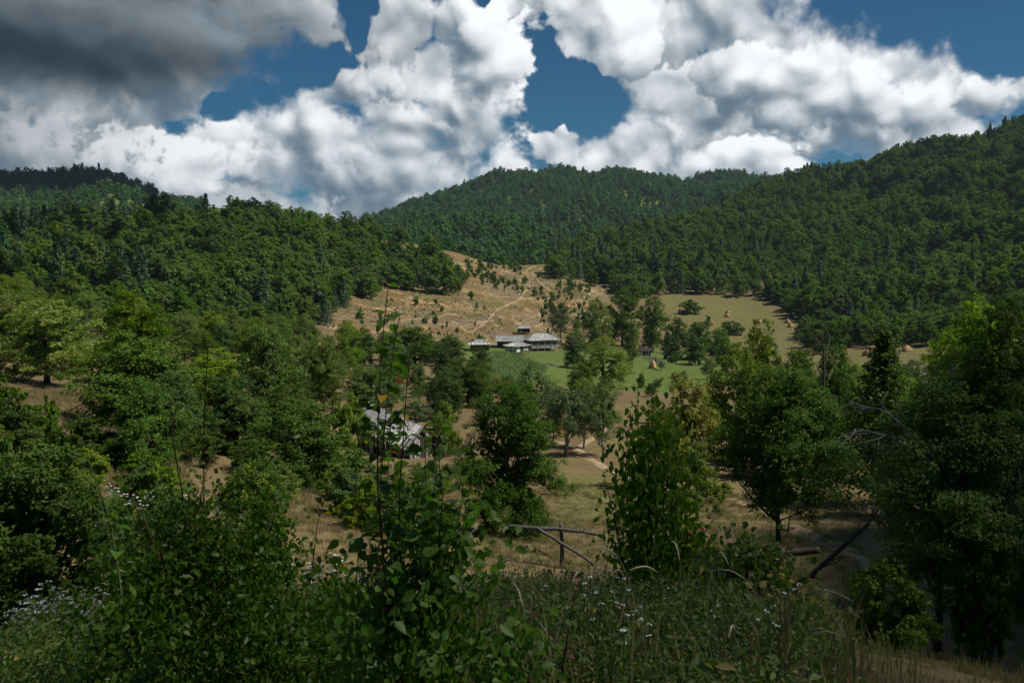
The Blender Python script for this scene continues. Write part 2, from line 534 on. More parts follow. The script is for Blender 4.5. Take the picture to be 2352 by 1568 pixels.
def leaf_mat(name, c1, c2, c3=None, trans=.32, rough=.55, spec=.25, hue_rand=1.0):
    """leaves: every leaf takes its own tone, every plant too"""
    m, t = new_mat(name)
    g = t.add('ShaderNodeNewGeometry')
    oi = t.add('ShaderNodeObjectInfo')
    r = g.outputs['Random Per Island']
    c = t.mix(r, c1, c2)
    if c3:
        k = t.rng(t.math('FRACT', t.math('MULTIPLY', r, 37.7)), .90, .97, 0, 1)
        c = t.mix(k, c, c3)
    orr = t.math('MULTIPLY', oi.outputs['Random'], hue_rand)
    hs = t.add('ShaderNodeHueSaturation', {'Hue': t.rng(orr, 0, 1, .512, .482, False), 'Saturation': t.rng(t.math('FRACT', t.math('MULTIPLY', orr, 7.3)), 0, 1, 1.1, .85, False),
                                          'Value': t.rng(t.math('FRACT', t.math('MULTIPLY', orr, 13.7)), 0, 1, .72, 1.25, False), 'Fac': 1.0, 'Color': c})
    c = hs.outputs[0]
    pb = t.add('ShaderNodeBsdfPrincipled', {'Base Color': c, 'Roughness': rough, 'Specular IOR Level': spec})
    tc = t.mix(1.0, c, (1.05, 1.35, .50), 'MULTIPLY')
    tr = t.add('ShaderNodeBsdfTranslucent', {'Color': tc})
    mx = t.add('ShaderNodeMixShader', {0: trans, 1: pb.outputs[0], 2: tr.outputs[0]})
    t.add('ShaderNodeOutputMaterial', {'Surface': mx.outputs[0]})
    return m


def plain_mat(name, c1, c2, scale=8.0, rough=.85, stretch=(1, 1, 1), bump=.0, spec=.2, detail=6, island=0.0):
    m, t = new_mat(name)
    tc = t.add('ShaderNodeTexCoord')
    v = t.vmath('MULTIPLY', tc.outputs['Object'], stretch)
    oi = t.add('ShaderNodeObjectInfo')
    v = t.vmath('ADD', v, t.add('ShaderNodeCombineXYZ', {0: t.math('MULTIPLY', oi.outputs['Random'], 31.0), 1: 0, 2: 0}).outputs[0])
    n = t.noise(v, scale, detail, .6).outputs['Fac']
    c = t.mix(t.rng(n, .3, .7, 0, 1), c1, c2)
    val = t.rng(oi.outputs['Random'], 0, 1, .78, 1.18, False)
    c = t.mix(1.0, c, t.add('ShaderNodeCombineColor', {0: val, 1: val, 2: val}).outputs[0], 'MULTIPLY')
    if island:
        rv = t.rng(t.add('ShaderNodeNewGeometry').outputs['Random Per Island'], 0, 1, 1 - island, 1 + island, False)
        c = t.mix(1.0, c, t.add('ShaderNodeCombineColor', {0: rv, 1: rv, 2: rv}).outputs[0], 'MULTIPLY')
    pb = t.add('ShaderNodeBsdfPrincipled', {'Base Color': c, 'Roughness': rough, 'Specular IOR Level': spec})
    if bump:
        bp = t.add('ShaderNodeBump', {'Strength': bump, 'Distance': .02, 'Height': n})
        t.l.new(bp.outputs[0], pb.inputs['Normal'])
    t.add('ShaderNodeOutputMaterial', {'Surface': pb.outputs[0]})
    return m


def ground_mat():
    m, t = new_mat('land')
    tc = t.add('ShaderNodeNewGeometry').outputs['Position']
    green = t.add('ShaderNodeAttribute', attribute_name='green').outputs['Fac']
    ero = t.add('ShaderNodeAttribute', attribute_name='eroded').outputs['Fac']
    n1 = t.noise(tc, .09, 6, .6).outputs['Fac']
    n2 = t.noise(tc, .9, 5, .65).outputs['Fac']
    n3 = t.noise(tc, 7.0, 4, .7).outputs['Fac']
    dry = t.mix(t.rng(n2, .32, .68, 0, 1), (.095, .068, .036), (.175, .125, .066))
    dry = t.mix(t.rng(n1, .35, .65, 0, .55), dry, (.175, .15, .055))
    grn = t.mix(t.rng(n2, .3, .7, 0, 1), (.060, .105, .020), (.115, .150, .034))
    grn = t.mix(t.rng(t.noise(tc, .22, 5, .65).outputs['Fac'], .45, .70, 0, .5), grn, (.135, .125, .045))
    gk = t.rng(t.math('ADD', green, t.math('MULTIPLY', t.math('SUBTRACT', n1, .5), .9)), .3, .75, 0, 1)
    c = t.mix(gk, dry, grn)
    hm = t.math('MULTIPLY', t.rng(green, .40, .48, 0, 1), t.rng(green, .55, .7, 1, 0))
    c = t.mix(t.math('MULTIPLY', hm, .75), c, t.mix(t.rng(n2, .3, .7, 0, 1), (.105, .100, .034), (.165, .145, .055)))
    # bare tracks worn into the dry hillside by cattle
    wv = t.vmath('MULTIPLY', t.vmath('SUBTRACT', t.noise(tc, .045, 6, .65).outputs['Color'], (.5, .5, .5)), (52, 52, 0))
    q = t.vmath('ADD', tc, wv)

    def tracks(sc, wd, str_):
        ed = t.add('ShaderNodeTexVoronoi', {'Vector': t.vmath('MULTIPLY', q, str_), 'Scale': sc}, voronoi_dimensions='2D', feature='DISTANCE_TO_EDGE').outputs['Distance']
        return t.rng(ed, wd * .25, wd, 1, 0)
    mk1 = t.rng(n1, .42, .58, 0, 1)
    tr = t.math('MAXIMUM', t.math('MULTIPLY', tracks(.045, .045, (1, .5, 0)), t.rng(n1, .36, .5, .15, 1)), t.math('MULTIPLY', tracks(.16, .10, (1.3, .6, 0)), t.math('MULTIPLY', mk1, .75)))
    tr = t.math('MULTIPLY', t.math('MULTIPLY', tr, ero), t.rng(n3, .25, .6, .4, 1))
    soil = t.mix(t.rng(n2, .3, .7, 0, 1), (.125, .075, .028), (.215, .135, .052))
    soil = t.mix(t.rng(t.noise(tc, .05, 5, .6).outputs['Fac'], .44, .60, 0, .85), soil, (.085, .090, .032))
    soil = t.mix(t.rng(t.noise(t.vmath('ADD', tc, (70, 0, 0)), .035, 4, .6).outputs['Fac'], .50, .62, 0, .7), soil, (.15, .115, .085))
    c = t.mix(t.math('MULTIPLY', ero, t.math('SUBTRACT', .75, t.math('MULTIPLY', gk, .5))), c, soil)
    c = t.mix(t.math('MULTIPLY', tr, .9), c, (.40, .285, .16))
    c = t.mix(t.rng(n3, .3, .75, .0, .45), c, t.mix(1.0, c, (.55, .52, .45), 'MULTIPLY'))
    pb = t.add('ShaderNodeBsdfPrincipled', {'Base Color': c, 'Roughness': .95, 'Specular IOR Level': .1})
    bp = t.add('ShaderNodeBump', {'Strength': .6, 'Distance': .25, 'Height': t.math('ADD', n2, t.math('MULTIPLY', n3, .4))})
    t.l.new(bp.outputs[0], pb.inputs['Normal'])
    t.add('ShaderNodeOutputMaterial', {'Surface': pb.outputs[0]})
    return m


M = {}
M['land'] = ground_mat()
M['bark'] = plain_mat('bark', (.045, .036, .028), (.11, .09, .07), 9, .95, (1, 1, .25), .4)
M['grey_bark'] = plain_mat('grey_bark', (.12, .115, .10), (.26, .25, .22), 14, .95, (1, 1, .4), .4)

# ---------------------------------------------------------------- planting zones, drawn as outlines on the land (column, row)
BROWN = [(745, 775), (760, 715), (850, 695), (870, 650), (960, 678), (1045, 690), (1062, 640), (1030, 600), (1000, 575), (900, 548), (905, 520), (1000, 520), (1160, 600), (1290, 590), (1300, 625), (1270, 640), (1400, 665), (1400, 700), (1290, 800), (1060, 790), (900, 790)]
MEADOW = [(1500, 680), (1610, 678), (1750, 682), (1800, 720), (1830, 745), (1960, 730), (1960, 760), (1830, 790), (1850, 830), (1620, 830), (1560, 770), (1480, 740)]
MEADOW2 = [(1880, 830), (1990, 800), (2230, 790), (2352, 785), (2500, 790), (2500, 850), (1880, 860)]
GREENS = [(1050, 790), (1290, 800), (1310, 790), (1480, 800), (1650, 810), (1680, 870), (1560, 900), (1400, 920), (1100, 900)]


def zone_fields(x, y, z):
    X, Rr = to_px(x, y, z)
    d = np.hypot(x, y)
    green = np.full(x.shape, .18)
    green = np.where((d > 170) & (d < 330) & in_poly(X, Rr, GREENS), .95, green)
    green = np.where((d > 250) & in_poly(X, Rr, MEADOW), .50, green)
    green = np.where((d > 190) & in_poly(X, Rr, MEADOW2), .50, green)
    green = np.where(d > 520, .8, green)
    green = np.where((d < 120) & (X > 1280) & (X < 1420) & (Rr > 1090) & (Rr < 1200), .52, green)
    ero = np.where((d > 245) & (d < 540) & in_poly(X, Rr, BROWN), 1.0, 0.0)
    green = np.where(ero > .5, .12 + .35 * np.clip((X - 1080) / 100, 0, 1) * np.clip((690 - Rr) / 60, 0, 1), green)
    return green, ero


# ---------------------------------------------------------------- the land, one sheet out to the horizon
aa = np.concatenate([np.radians(np.arange(-42, 42.01, .28)), np.radians(np.arange(46, 318, 4.0))])
rr = np.concatenate([[.6], np.geomspace(1.2, 2500, 560)])
A, B = np.meshgrid(aa, rr, indexing='ij')
gx, gy = B * np.sin(A), B * np.cos(A)
gzv = ground(gx, gy)
nA, nR = A.shape
ii = (np.arange(nA)[:, None] * nR + np.arange(nR)[None, :])
i2 = np.roll(ii, -1, 0)
fa = np.stack([ii[:, :-1], ii[:, 1:], i2[:, 1:], i2[:, :-1]], -1).reshape(-1, 4)
fa = fa[:, ::-1].copy()
verts = np.stack([gx, gy, gzv], -1).reshape(-1, 3)
land = mesh_obj('ground', verts, fa, M['land'], smooth_=True)
tag(land, kind='structure')
gr, er = zone_fields(verts[:, 0], verts[:, 1], verts[:, 2])
for nm, arr in (('green', gr), ('eroded', er)):
    at_ = land.data.attributes.new(nm, 'FLOAT', 'POINT')
    G = smooth(smooth(arr.reshape(nA, nR), 2, 0), 2, 1)
    at_.data.foreach_set('value', G.ravel().astype(np.float32))


# ---------------------------------------------------------------- plants: leaves, crowns, trunks
def unit(v):
    return v / np.maximum(np.linalg.norm(v, axis=-1, keepdims=True), 1e-9)


def rand_dir(n, g):
    return unit(g.normal(size=(n, 3)))


def leaf_quads(pos, nrm, size, g, aspect=.62, fold=.22, jitter=.75, droop=0.0):
    """one folded diamond (two triangles) per leaf or leaf spray"""
    n = len(pos)
    nrm = unit(nrm + g.normal(size=(n, 3)) * jitter)
    ax = unit(np.cross(nrm, rand_dir(n, g)))
    if droop:
        ax = unit(ax + np.array([0, 0, -droop]))
        nrm = unit(nrm - ax * np.sum(nrm * ax, -1, keepdims=True))
    side = np.cross(nrm, ax)
    s = size * g.uniform(.65, 1.35, (n, 1))
    a = pos - ax * s * .5
    b = pos + side * s * .5 * aspect + nrm * s * fold * .3
    c = pos + ax * s * .5
    d = pos - side * s * .5 * aspect + nrm * s * fold * .3
    v = np.stack([a, b, c, d], 1).reshape(-1, 3)
    i = np.arange(n)[:, None] * 4
    f = np.concatenate([np.concatenate([i, i + 1, i + 2], 1), np.concatenate([i, i + 2, i + 3], 1)], 1).reshape(-1, 3)
    return v, f


def lobes_round(g, h, r, base, n, top=.55):
    """lobe centres and radii that make up a broad, uneven crown"""
    out = []
    sq = g.uniform(.75, 1.25)
    for k in range(n):
        t = (k + g.random()) / n
        z = base + (h - base) * t
        prof = max(.14, (1 - abs(t - .42) / .62) ** top if abs(t - .42) < .62 else .14)
        a = k * 2.39996 + g.normal() * .5
        q = math.sqrt(g.uniform(.2, 1.0)) * .84
        c = np.array([math.cos(a) * r * prof * q * sq, math.sin(a) * r * prof * q / sq, z])
        out.append((c, r * g.uniform(.17, .33) * (.55 + .45 * prof)))
    return out


def crown_from_lobes(g, lobes, n, size, centre, jitter=.75, fill=.35, droop=0.0, sub=9):
    """leaves gathered in sprays, sprays gathered in lobes, with gaps between them"""
    cs, rs = [], []
    for c, r in lobes:
        m_ = sub + int(g.integers(0, 4))
        u = rand_dir(m_, g)
        u[:, 2] = np.where(u[:, 2] < -.5, -u[:, 2] * .5, u[:, 2])
        cs.append(c + u * r * g.uniform(.45, 1.15, (m_, 1)) * np.array([1, 1, .8]))
        rs.append(np.full(m_, r) * g.uniform(.3, .62, m_))
    cs, rs = np.concatenate(cs), np.concatenate(rs)
    w = rs ** 2 / np.sum(rs ** 2)
    k = g.choice(len(cs), n, p=w)
    u = rand_dir(n, g)
    pos = cs[k] + u * rs[k][:, None] * (g.random((n, 1)) ** .45) * np.array([1, 1, .62])
    out = unit(pos - np.array(centre))
    v, f = leaf_quads(pos, unit(u * .6 + out * .6 + np.array([0, 0, .4])), size, g, jitter=jitter, droop=droop)
    # coarser sprays inside close the crown
    nb2 = max(40, n // 26)
    k = g.choice(len(cs), nb2, p=w)
    ctr = np.array(centre)
    pin = ctr + (cs[k] - ctr) * g.uniform(.35, .85, (nb2, 1))
    v2, f2 = leaf_quads(pin, rand_dir(nb2, g), size * 3.2, g, jitter=1.0)
    return np.concatenate([v, v2]), np.concatenate([f, f2 + len(v)])


def trunk_mb(g, h, r0, lobes, nb=7, lean=(0, 0), sides=6, fork=.35):
    mb = MB()
    top = h * .72
    pts, rad = [], []
    for k in range(6):
        f = k / 5
        pts.append((lean[0] * f + g.normal() * .04 * h * f * (1 - f), lean[1] * f + g.normal() * .04 * h * f * (1 - f), -.3 + (top + .3) * f))
        rad.append(r0 * (1.25 if k == 0 else 1) * (1 - .78 * f))
    mb.tube(pts, rad, sides)
    order = g.permutation(len(lobes))[:nb]
    for k in order:
        c = lobes[k][0]
        f = g.uniform(fork, .8)
        i = min(int(f * 5), 4)
        p0 = Vector(pts[i]).lerp(Vector(pts[i + 1]), f * 5 - i)
        p3 = Vector(c)
        p1 = p0.lerp(p3, .35) + Vector((0, 0, -.05 * h + g.normal() * .03 * h))
        p2 = p0.lerp(p3, .7) + Vector(g.normal(size=3) * .03 * h)
        rb = r0 * (1 - .78 * f) * .6
        mb.tube([p0, p1, p2, p3], [rb, rb * .7, rb * .45, rb * .15], max(4, sides - 2), cap=False)
    return mb


def crown_conifer(g, h, r, n, size, base=.12):
    t = g.random(n) ** 1.25
    z = base * h + (h - base * h) * t
    lay = np.floor(t * 13) / 13
    rr_ = r * (1 - lay) ** .85 * (.55 + .45 * ((t * 13) % 1 < .6))
    a = g.uniform(0, 2 * math.pi, n)
    nb = 9
    ab = np.round(a / (2 * math.pi) * nb + lay * 40) / nb * 2 * math.pi
    a = ab + (a - ab) * .75
    q = g.random(n) ** .55
    pos = np.stack([np.cos(a) * rr_ * q, np.sin(a) * rr_ * q, z - q * rr_ * .28], -1)
    nrm = np.stack([np.cos(a) * .5, np.sin(a) * .5, np.full(n, .8)], -1)
    return leaf_quads(pos + g.normal(size=pos.shape) * size * .35, nrm, size, g, aspect=.5, jitter=.7)


M['forest'] = leaf_mat('forest_leaf', (.058, .122, .019), (.138, .205, .032), trans=.38, spec=.06, rough=.8)
M['forest_far'] = leaf_mat('far_forest_leaf', (.050, .122, .032), (.095, .180, .042), trans=.3, spec=.05, rough=.8)
M['conifer'] = leaf_mat('conifer_needle', (.036, .082, .036), (.072, .130, .052), trans=.2)
M['walnut'] = leaf_mat('bright_leaf', (.092, .155, .016), (.195, .248, .028), trans=.45, spec=.15)
M['dark'] = leaf_mat('dark_leaf', (.042, .094, .013), (.100, .160, .021), trans=.4, spec=.15)
M['apple'] = leaf_mat('grey_green_leaf', (.066, .108, .036), (.138, .180, .066), trans=.38, spec=.15)
M['yellow'] = leaf_mat('yellowing_leaf', (.120, .145, .022), (.240, .230, .036), (.38, .26, .04), trans=.42)

PROTO = {}     # kind -> list of (trunk mesh, crown mesh)


def proto(kind, count, maker):
    lst = []
    for k in range(count):
        g = np.random.default_rng(abs(hash_name(kind)) % 9999 + k * 101)
        tr, (v, f), mat, bark = maker(g)
        t_o = tr.build(kind + '_trunk', bark, smooth_=True)
        c_o = mesh_obj(kind + '_crown', v, f, mat)
        lst.append((t_o.data, c_o.data))
        bpy.data.objects.remove(t_o)
        bpy.data.objects.remove(c_o)
    PROTO[kind] = lst


def hash_name(s):
    h = 7
    for ch in s:
        h = (h * 31 + ord(ch)) & 0xffff
    return h


def mk_round(h, r, base, nl, n, size, mat, bark='bark', r0=.18, nb=7, jitter=.6, fork=.35, fill=.35, droop=0.0, lean=.4):
    def f(g):
        hh, rr2 = h * g.uniform(.92, 1.08), r * g.uniform(.92, 1.08)
        lob = lobes_round(g, hh, rr2, base * g.uniform(.8, 1.2), nl)
        return trunk_mb(g, hh, r0, lob, nb, g.normal(size=2) * lean, fork=fork), crown_from_lobes(g, lob, n, size, (0, 0, (hh + base) / 2), jitter, fill, droop), M[mat], M[bark]
    return f


def mk_conifer(h, r, n, size, mat='conifer'):
    def f(g):
        tr = MB().tube([(0, 0, -.3), (0, 0, h * .5), (0, 0, h * .97)], [.17, .1, .015], 5)
        return tr, crown_conifer(g, h * g.uniform(.95, 1.05), r * g.uniform(.9, 1.1), n, size), M[mat], M['bark']
    return f


proto('forest', 6, mk_round(9, 4.2, .2, 30, 4600, .37, 'forest', r0=.16, nb=4, jitter=.42))
proto('forest_conifer', 3, mk_conifer(11, 3.1, 2300, .56))
proto('far', 4, mk_round(10.5, 5.6, .2, 20, 1500, .85, 'forest_far', r0=.16, nb=2, jitter=.38))
proto('far_conifer', 2, mk_conifer(13, 3.8, 520, 1.2))
proto('walnut', 4, mk_round(8.5, 4.0, .5, 46, 15000, .18, 'walnut', r0=.2, nb=12))
proto('dark', 4, mk_round(7.0, 3.6, .3, 46, 15000, .16, 'dark', r0=.2, nb=12, fork=.15))
proto('apple', 3, mk_round(5.4, 2.6, 1.3, 34, 9500, .12, 'apple', bark='grey_bark', r0=.17, nb=14, fork=.2))
proto('yellow', 2, mk_round(6.0, 2.8, .4, 36, 10000, .15, 'yellow', r0=.15, nb=9))
proto('bush', 4, mk_round(3.0, 2.1, .0, 26, 6500, .14, 'dark', r0=.08, nb=8, fork=.1))
proto('bright_bush', 3, mk_round(2.6, 2.0, .0, 26, 6500, .13, 'walnut', r0=.07, nb=8, fork=.1))
proto('shrub', 4, mk_round(1.6, 1.0, .0, 10, 700, .2, 'forest', r0=.05, nb=4, fork=.1))
proto('near_dark', 2, mk_round(8.0, 3.3, .1, 70, 52000, .105, 'dark', r0=.17, nb=20, fork=.15))
proto('leaning', 1, mk_round(8.0, 3.3, 1.9, 60, 42000, .105, 'dark', r0=.15, nb=22, fork=.22))
proto('fir', 1, mk_conifer(9, 3.4, 9000, .26, 'dark'))


def plant(kind, k, name, x, y, s, label=None, cat='tree', group=None, rz=None, sz=1.0, dz=0.0):
    """one tree or bush: an empty at its foot with its trunk and its crown"""
    lst = PROTO[kind]
    tm, cm = lst[k % len(lst)]
    e = empty(name, (x, y, gz(x, y) + dz), random.uniform(0, 6.28) if rz is None else rz, (s, s, s * sz))
    for nm, me in (('trunk', tm), ('crown', cm)):
        o = bpy.data.objects.new(nm, me)
        COL.objects.link(o)
        o.parent = e
    tag(e, label, cat, group)
    return e


DIM = {'forest': (9, 4.2), 'forest_conifer': (11, 3.1), 'walnut': (8.5, 4.0), 'dark': (7.0, 3.6), 'apple': (5.4, 2.6), 'yellow': (6.0, 2.8), 'bush': (3.0, 2.1), 'bright_bush': (2.6, 2.0), 'shrub': (1.6, 1.0), 'near_dark': (8.0, 3.3), 'leaning': (8.0, 3.3), 'fir': (9, 3.4), 'near_bright': (8.0, 3.3)}


def plant_px(kind, k, name, X, top, w, d, label, cat='tree', group=None, rz=None):
    """a plant whose top reaches picture row top and whose crown is w picture units wide, standing d metres out"""
    p = at(X, d)
    h = CAM.z + d * slope_of(X, top) - p.z
    dh, dr = DIM[kind]
    sw = px_size(w, d) / (2 * dr)
    return plant(kind, k, name, p.x, p.y, sw, label, cat, group, rz, sz=max(.3, h / dh / sw))


def solve_d(X, Rr, lo, hi):
    """distance at which the land shows at column X, row Rr"""
    ds = np.linspace(lo, hi, 600)
    a = az_of(X)
    zz = ground(ds * math.sin(a), ds * math.cos(a))
    e = (zz - CAM.z) / ds - slope_of(X, Rr)
    i = int(np.argmax(e > 0)) if (e > 0).any() else int(np.argmin(np.abs(e)))
    return float(ds[i])


# ---------------------------------------------------------------- forests
def jitter_points(x0, x1, y0, y1, step, g):
    xs = np.arange(x0, x1, step)
    ys = np.arange(y0, y1, step)
    X, Y = np.meshgrid(xs, ys)
    X = X + g.uniform(-.46, .46, X.shape) * step
    Y = Y + g.uniform(-.46, .46, Y.shape) * step
    return X.ravel(), Y.ravel()


gf = np.random.default_rng(11)
fx, fy = jitter_points(-420, 760, 215, 940, 6.1, gf)
fz = ground(fx, fy)
fX, fR = to_px(fx, fy, fz)
fd = np.hypot(fx, fy)
LEFT = [(-200, 790), (-200, 480), (0, 480), (430, 450), (700, 470), (835, 525), (880, 575), (930, 590), (1000, 615), (1062, 650), (1045, 685), (960, 675), (880, 652), (850, 690), (770, 712), (745, 770), (600, 800)]
RIGHT = [(1265, 640), (1272, 560), (1300, 530), (1500, 480), (1700, 440), (1850, 400), (2000, 340), (2352, 240), (2700, 200), (2700, 790), (2352, 792), (1990, 800), (1960, 765), (1960, 735), (1830, 742), (1800, 715), (1745, 684), (1600, 676), (1500, 682), (1440, 700), (1400, 668), (1300, 640)]
mL = in_poly(fX, fR, LEFT) & (fd > 225) & (fd < 480) & (fX < 1100)
mR = in_poly(fX, fR, RIGHT) & (fd > 290) & (fd < 900) & (fX > 1240)
mBelt = in_poly(fX, fR, [(1830, 770), (1900, 745), (2000, 755), (2352, 745), (2600, 740), (2600, 788), (2352, 792), (1985, 800), (1880, 815), (1830, 800)]) & (fd > 240) & (fd < 420)
keep = mL | mR | mBelt
keep &= ~(in_poly(fX, fR, MEADOW) & (fd > 250) & ~mBelt)
# hidden back slopes beyond the crests carry nothing the photograph shows
fx, fy, fz, fX, fR, fd = [a[keep] for a in (fx, fy, fz, fX, fR, fd)]
order = np.argsort(fd)
fx, fy, fz, fX, fR, fd = [a[order] for a in (fx, fy, fz, fX, fR, fd)]
side_left = fX < 1150
edge = np.where(side_left, fd < 262, fd < 360)
con_n = vnoise(fx / 45, fy / 45, 77)
conp = np.where(side_left, np.where(fX < 330, .26, .05), np.where((fX < 1780) & (fR > 570), .24, .03)) + con_n * .2
is_con = gf.random(len(fx)) < conp
fs = np.clip(np.exp(gf.normal(size=len(fx)) * .26) * (1 + .8 * fbm(fx / 30, fy / 30, 51, 3)), .62, 1.38) * np.where(edge, .75, 1.02)
N_SINGLE = 300
single = np.zeros(len(fx), bool)
nl, nr = 0, 0
vis_rank = np.argsort(fd + gf.uniform(0, 6, len(fx)))
inview = (fX > -40) & (fX < 2392)
for i in vis_rank:
    if not inview[i]:
        continue
    if side_left[i] and nl < 150:
        single[i] = True
        nl += 1
    elif not side_left[i] and nr < 150:
        single[i] = True
        nr += 1
for i in np.nonzero(single)[0]:
    hill = 'left hillside' if side_left[i] else 'right hillside'
    size = 'small' if fs[i] < .75 else 'tall' if fs[i] > 1.1 else 'middling'
    lo, hi = (0, 1060) if side_left[i] else (1270, 2352)
    part = ('left end', 'left middle', 'centre', 'right middle', 'right end')[int(np.clip((fX[i] - lo) / (hi - lo) * 5, 0, 4))]
    row = 'front edge' if fd[i] < (250 if side_left[i] else 330) else 'second rank'
    if is_con[i]:
        plant('forest_conifer', int(gf.integers(9)), 'pine_tree', fx[i], fy[i], fs[i], '%s dark pine at the %s of the %s forest, %s' % (size, row, hill, part), 'tree', 'pines of the %s forest' % hill, sz=gf.uniform(.9, 1.2))
    else:
        plant('forest', int(gf.integers(9)), 'forest_tree', fx[i], fy[i], fs[i], '%s leafy tree at the %s of the %s forest, %s' % (size, row, hill, part), 'tree', 'leafy trees of the %s forest' % hill, sz=gf.uniform(.85, 1.2))


def scatter_group(protos, name):
    g = bpy.data.node_groups.new(name, 'GeometryNodeTree')
    g.interface.new_socket('Geometry', in_out='INPUT', socket_type='NodeSocketGeometry')
    g.interface.new_socket('Geometry', in_out='OUTPUT', socket_type='NodeSocketGeometry')
    t = NT(g)
    gi, go = t.add('NodeGroupInput'), t.add('NodeGroupOutput')
    j = t.add('GeometryNodeJoinGeometry')
    for o in reversed(protos):
        inf = t.add('GeometryNodeObjectInfo', transform_space='ORIGINAL')
        inf.inputs['Object'].default_value = o
        inf.inputs['As Instance'].default_value = True
        t.l.new(inf.outputs['Geometry'], j.inputs[0])

    def attr(nm, ty):
        return t.add('GeometryNodeInputNamedAttribute', {'Name': nm}, data_type=ty).outputs[0]
    ip = t.add('GeometryNodeInstanceOnPoints')
    t.l.new(gi.outputs[0], ip.inputs['Points'])
    t.l.new(j.outputs[0], ip.inputs['Instance'])
    ip.inputs['Pick Instance'].default_value = True
    t.l.new(attr('idx', 'INT'), ip.inputs['Instance Index'])
    er_ = t.add('FunctionNodeEulerToRotation')
    t.l.new(attr('rot', 'FLOAT_VECTOR'), er_.inputs[0])
    t.l.new(er_.outputs[0], ip.inputs['Rotation'])
    t.l.new(attr('scl', 'FLOAT_VECTOR'), ip.inputs['Scale'])
    t.l.new(ip.outputs[0], go.inputs[0])
    return g


def scatter(name, pts, idx, scl, protos, rot=None):
    """many plants that read as one mass: points carrying instances of the given objects"""
    me = bpy.data.meshes.new(name)
    me.vertices.add(len(pts))
    me.vertices.foreach_set('co', np.asarray(pts, np.float32).ravel())
    a = me.attributes.new('idx', 'INT', 'POINT')
    a.data.foreach_set('value', np.asarray(idx, np.int32))
    a = me.attributes.new('scl', 'FLOAT_VECTOR', 'POINT')
    a.data.foreach_set('vector', np.asarray(scl, np.float32).ravel())
    if rot is None:
        rot = np.stack([np.zeros(len(pts)), np.zeros(len(pts)), gf.uniform(0, 6.28, len(pts))], -1)
    a = me.attributes.new('rot', 'FLOAT_VECTOR', 'POINT')
    a.data.foreach_set('vector', np.asarray(rot, np.float32).ravel())
    o = bpy.data.objects.new(name, me)
    COL.objects.link(o)
    md = o.modifiers.new('scatter', 'NODES')
    md.node_group = scatter_group(protos, name + '_nodes')
    return o


def crown_objs(kind):
    """crown objects of planted trees, one per crown shape, to be repeated in the masses"""
    out = []
    for tm, cm in PROTO[kind]:
        o = next((o for o in COL.objects if o.type == 'MESH' and o.data == cm), None)
        out.append(o)
    return [o for o in out if o]


nearp = crown_objs('forest') + crown_objs('forest_conifer')
nb_ = len(crown_objs('forest'))
for nm, msk, lab in (('left_hill_forest', side_left & ~single, 'dense green forest covering the rounded left hill up to its crest'),
                     ('right_hill_forest', ~side_left & ~single, 'dense dark green forest climbing the long right hill to the skyline')):
    n = int(msk.sum())
    idx = np.where(is_con[msk], nb_ + gf.integers(0, 3, n), gf.integers(0, nb_, n))
    sc_ = np.stack([fs[msk], fs[msk], fs[msk] * gf.uniform(.85, 1.2, n)], -1)
    o = scatter(nm, np.stack([fx[msk], fy[msk], fz[msk] - .2], -1), idx, sc_, nearp)
    tag(o, lab, 'forest', kind='stuff')

# far mountains: built from two trees standing at the near foot of the far wood
gx2, gy2 = jitter_points(-900, 1000, 560, 1720, 9.5, gf)
z2 = ground(gx2, gy2)
X2, R2 = to_px(gx2, gy2, z2)
d2 = np.hypot(gx2, gy2)
mk = (X2 > -150) & (X2 < 2150) & (d2 > 620) & (d2 < 1680) & ~((X2 > 1320) & (d2 < 900)) & ~((X2 > 470) & (X2 < 830))
mk &= ~((X2 < 480) & (d2 > 1400)) & (R2 < 640)
gx2, gy2, z2, X2, d2 = [a[mk] for a in (gx2, gy2, z2, X2, d2)]
fp = []
for kind, lst in (('far', 4), ('far_conifer', 2)):
    for k in range(lst):
        p = at(1130 + 22 * len(fp), 800 + 4 * k)
        e = plant(kind, k, 'far_pine' if kind == 'far_conifer' else 'far_tree', p.x, p.y, .9, ('first', 'second', 'third', 'fourth', 'fifth', 'sixth')[len(fp)] + ' tree from the left in the wooded gap beyond the grassy saddle', 'tree', 'trees beyond the saddle')
        fp.append(next(c for c in e.children if c.name.startswith('crown')))
n = len(gx2)
conf = gf.random(n) < .02 + .25 * np.clip(vnoise(gx2 / 80, gy2 / 80, 5), 0, 1)
idx = np.where(conf, 4 + gf.integers(0, 2, n), gf.integers(0, 4, n))
s2 = np.clip(np.exp(gf.normal(size=n) * .24) * (1 + .7 * fbm(gx2 / 50, gy2 / 50, 52, 3)), .72, 1.6)
sc2 = np.stack([s2, s2, s2 * gf.uniform(.85, 1.15, n)], -1)
P2 = np.stack([gx2, gy2, z2 - .3], -1)
for nm, msk, lab in (('far_mountain_forest', X2 > 480, 'blue-green forest on the far rounded mountain behind the saddle'),
                     ('far_left_forest', X2 <= 480, 'dark forest on the distant ridges at the far left')):
    o = scatter(nm, P2[msk], idx[msk], sc2[msk], fp)
    tag(o, lab, 'forest', kind='stuff')


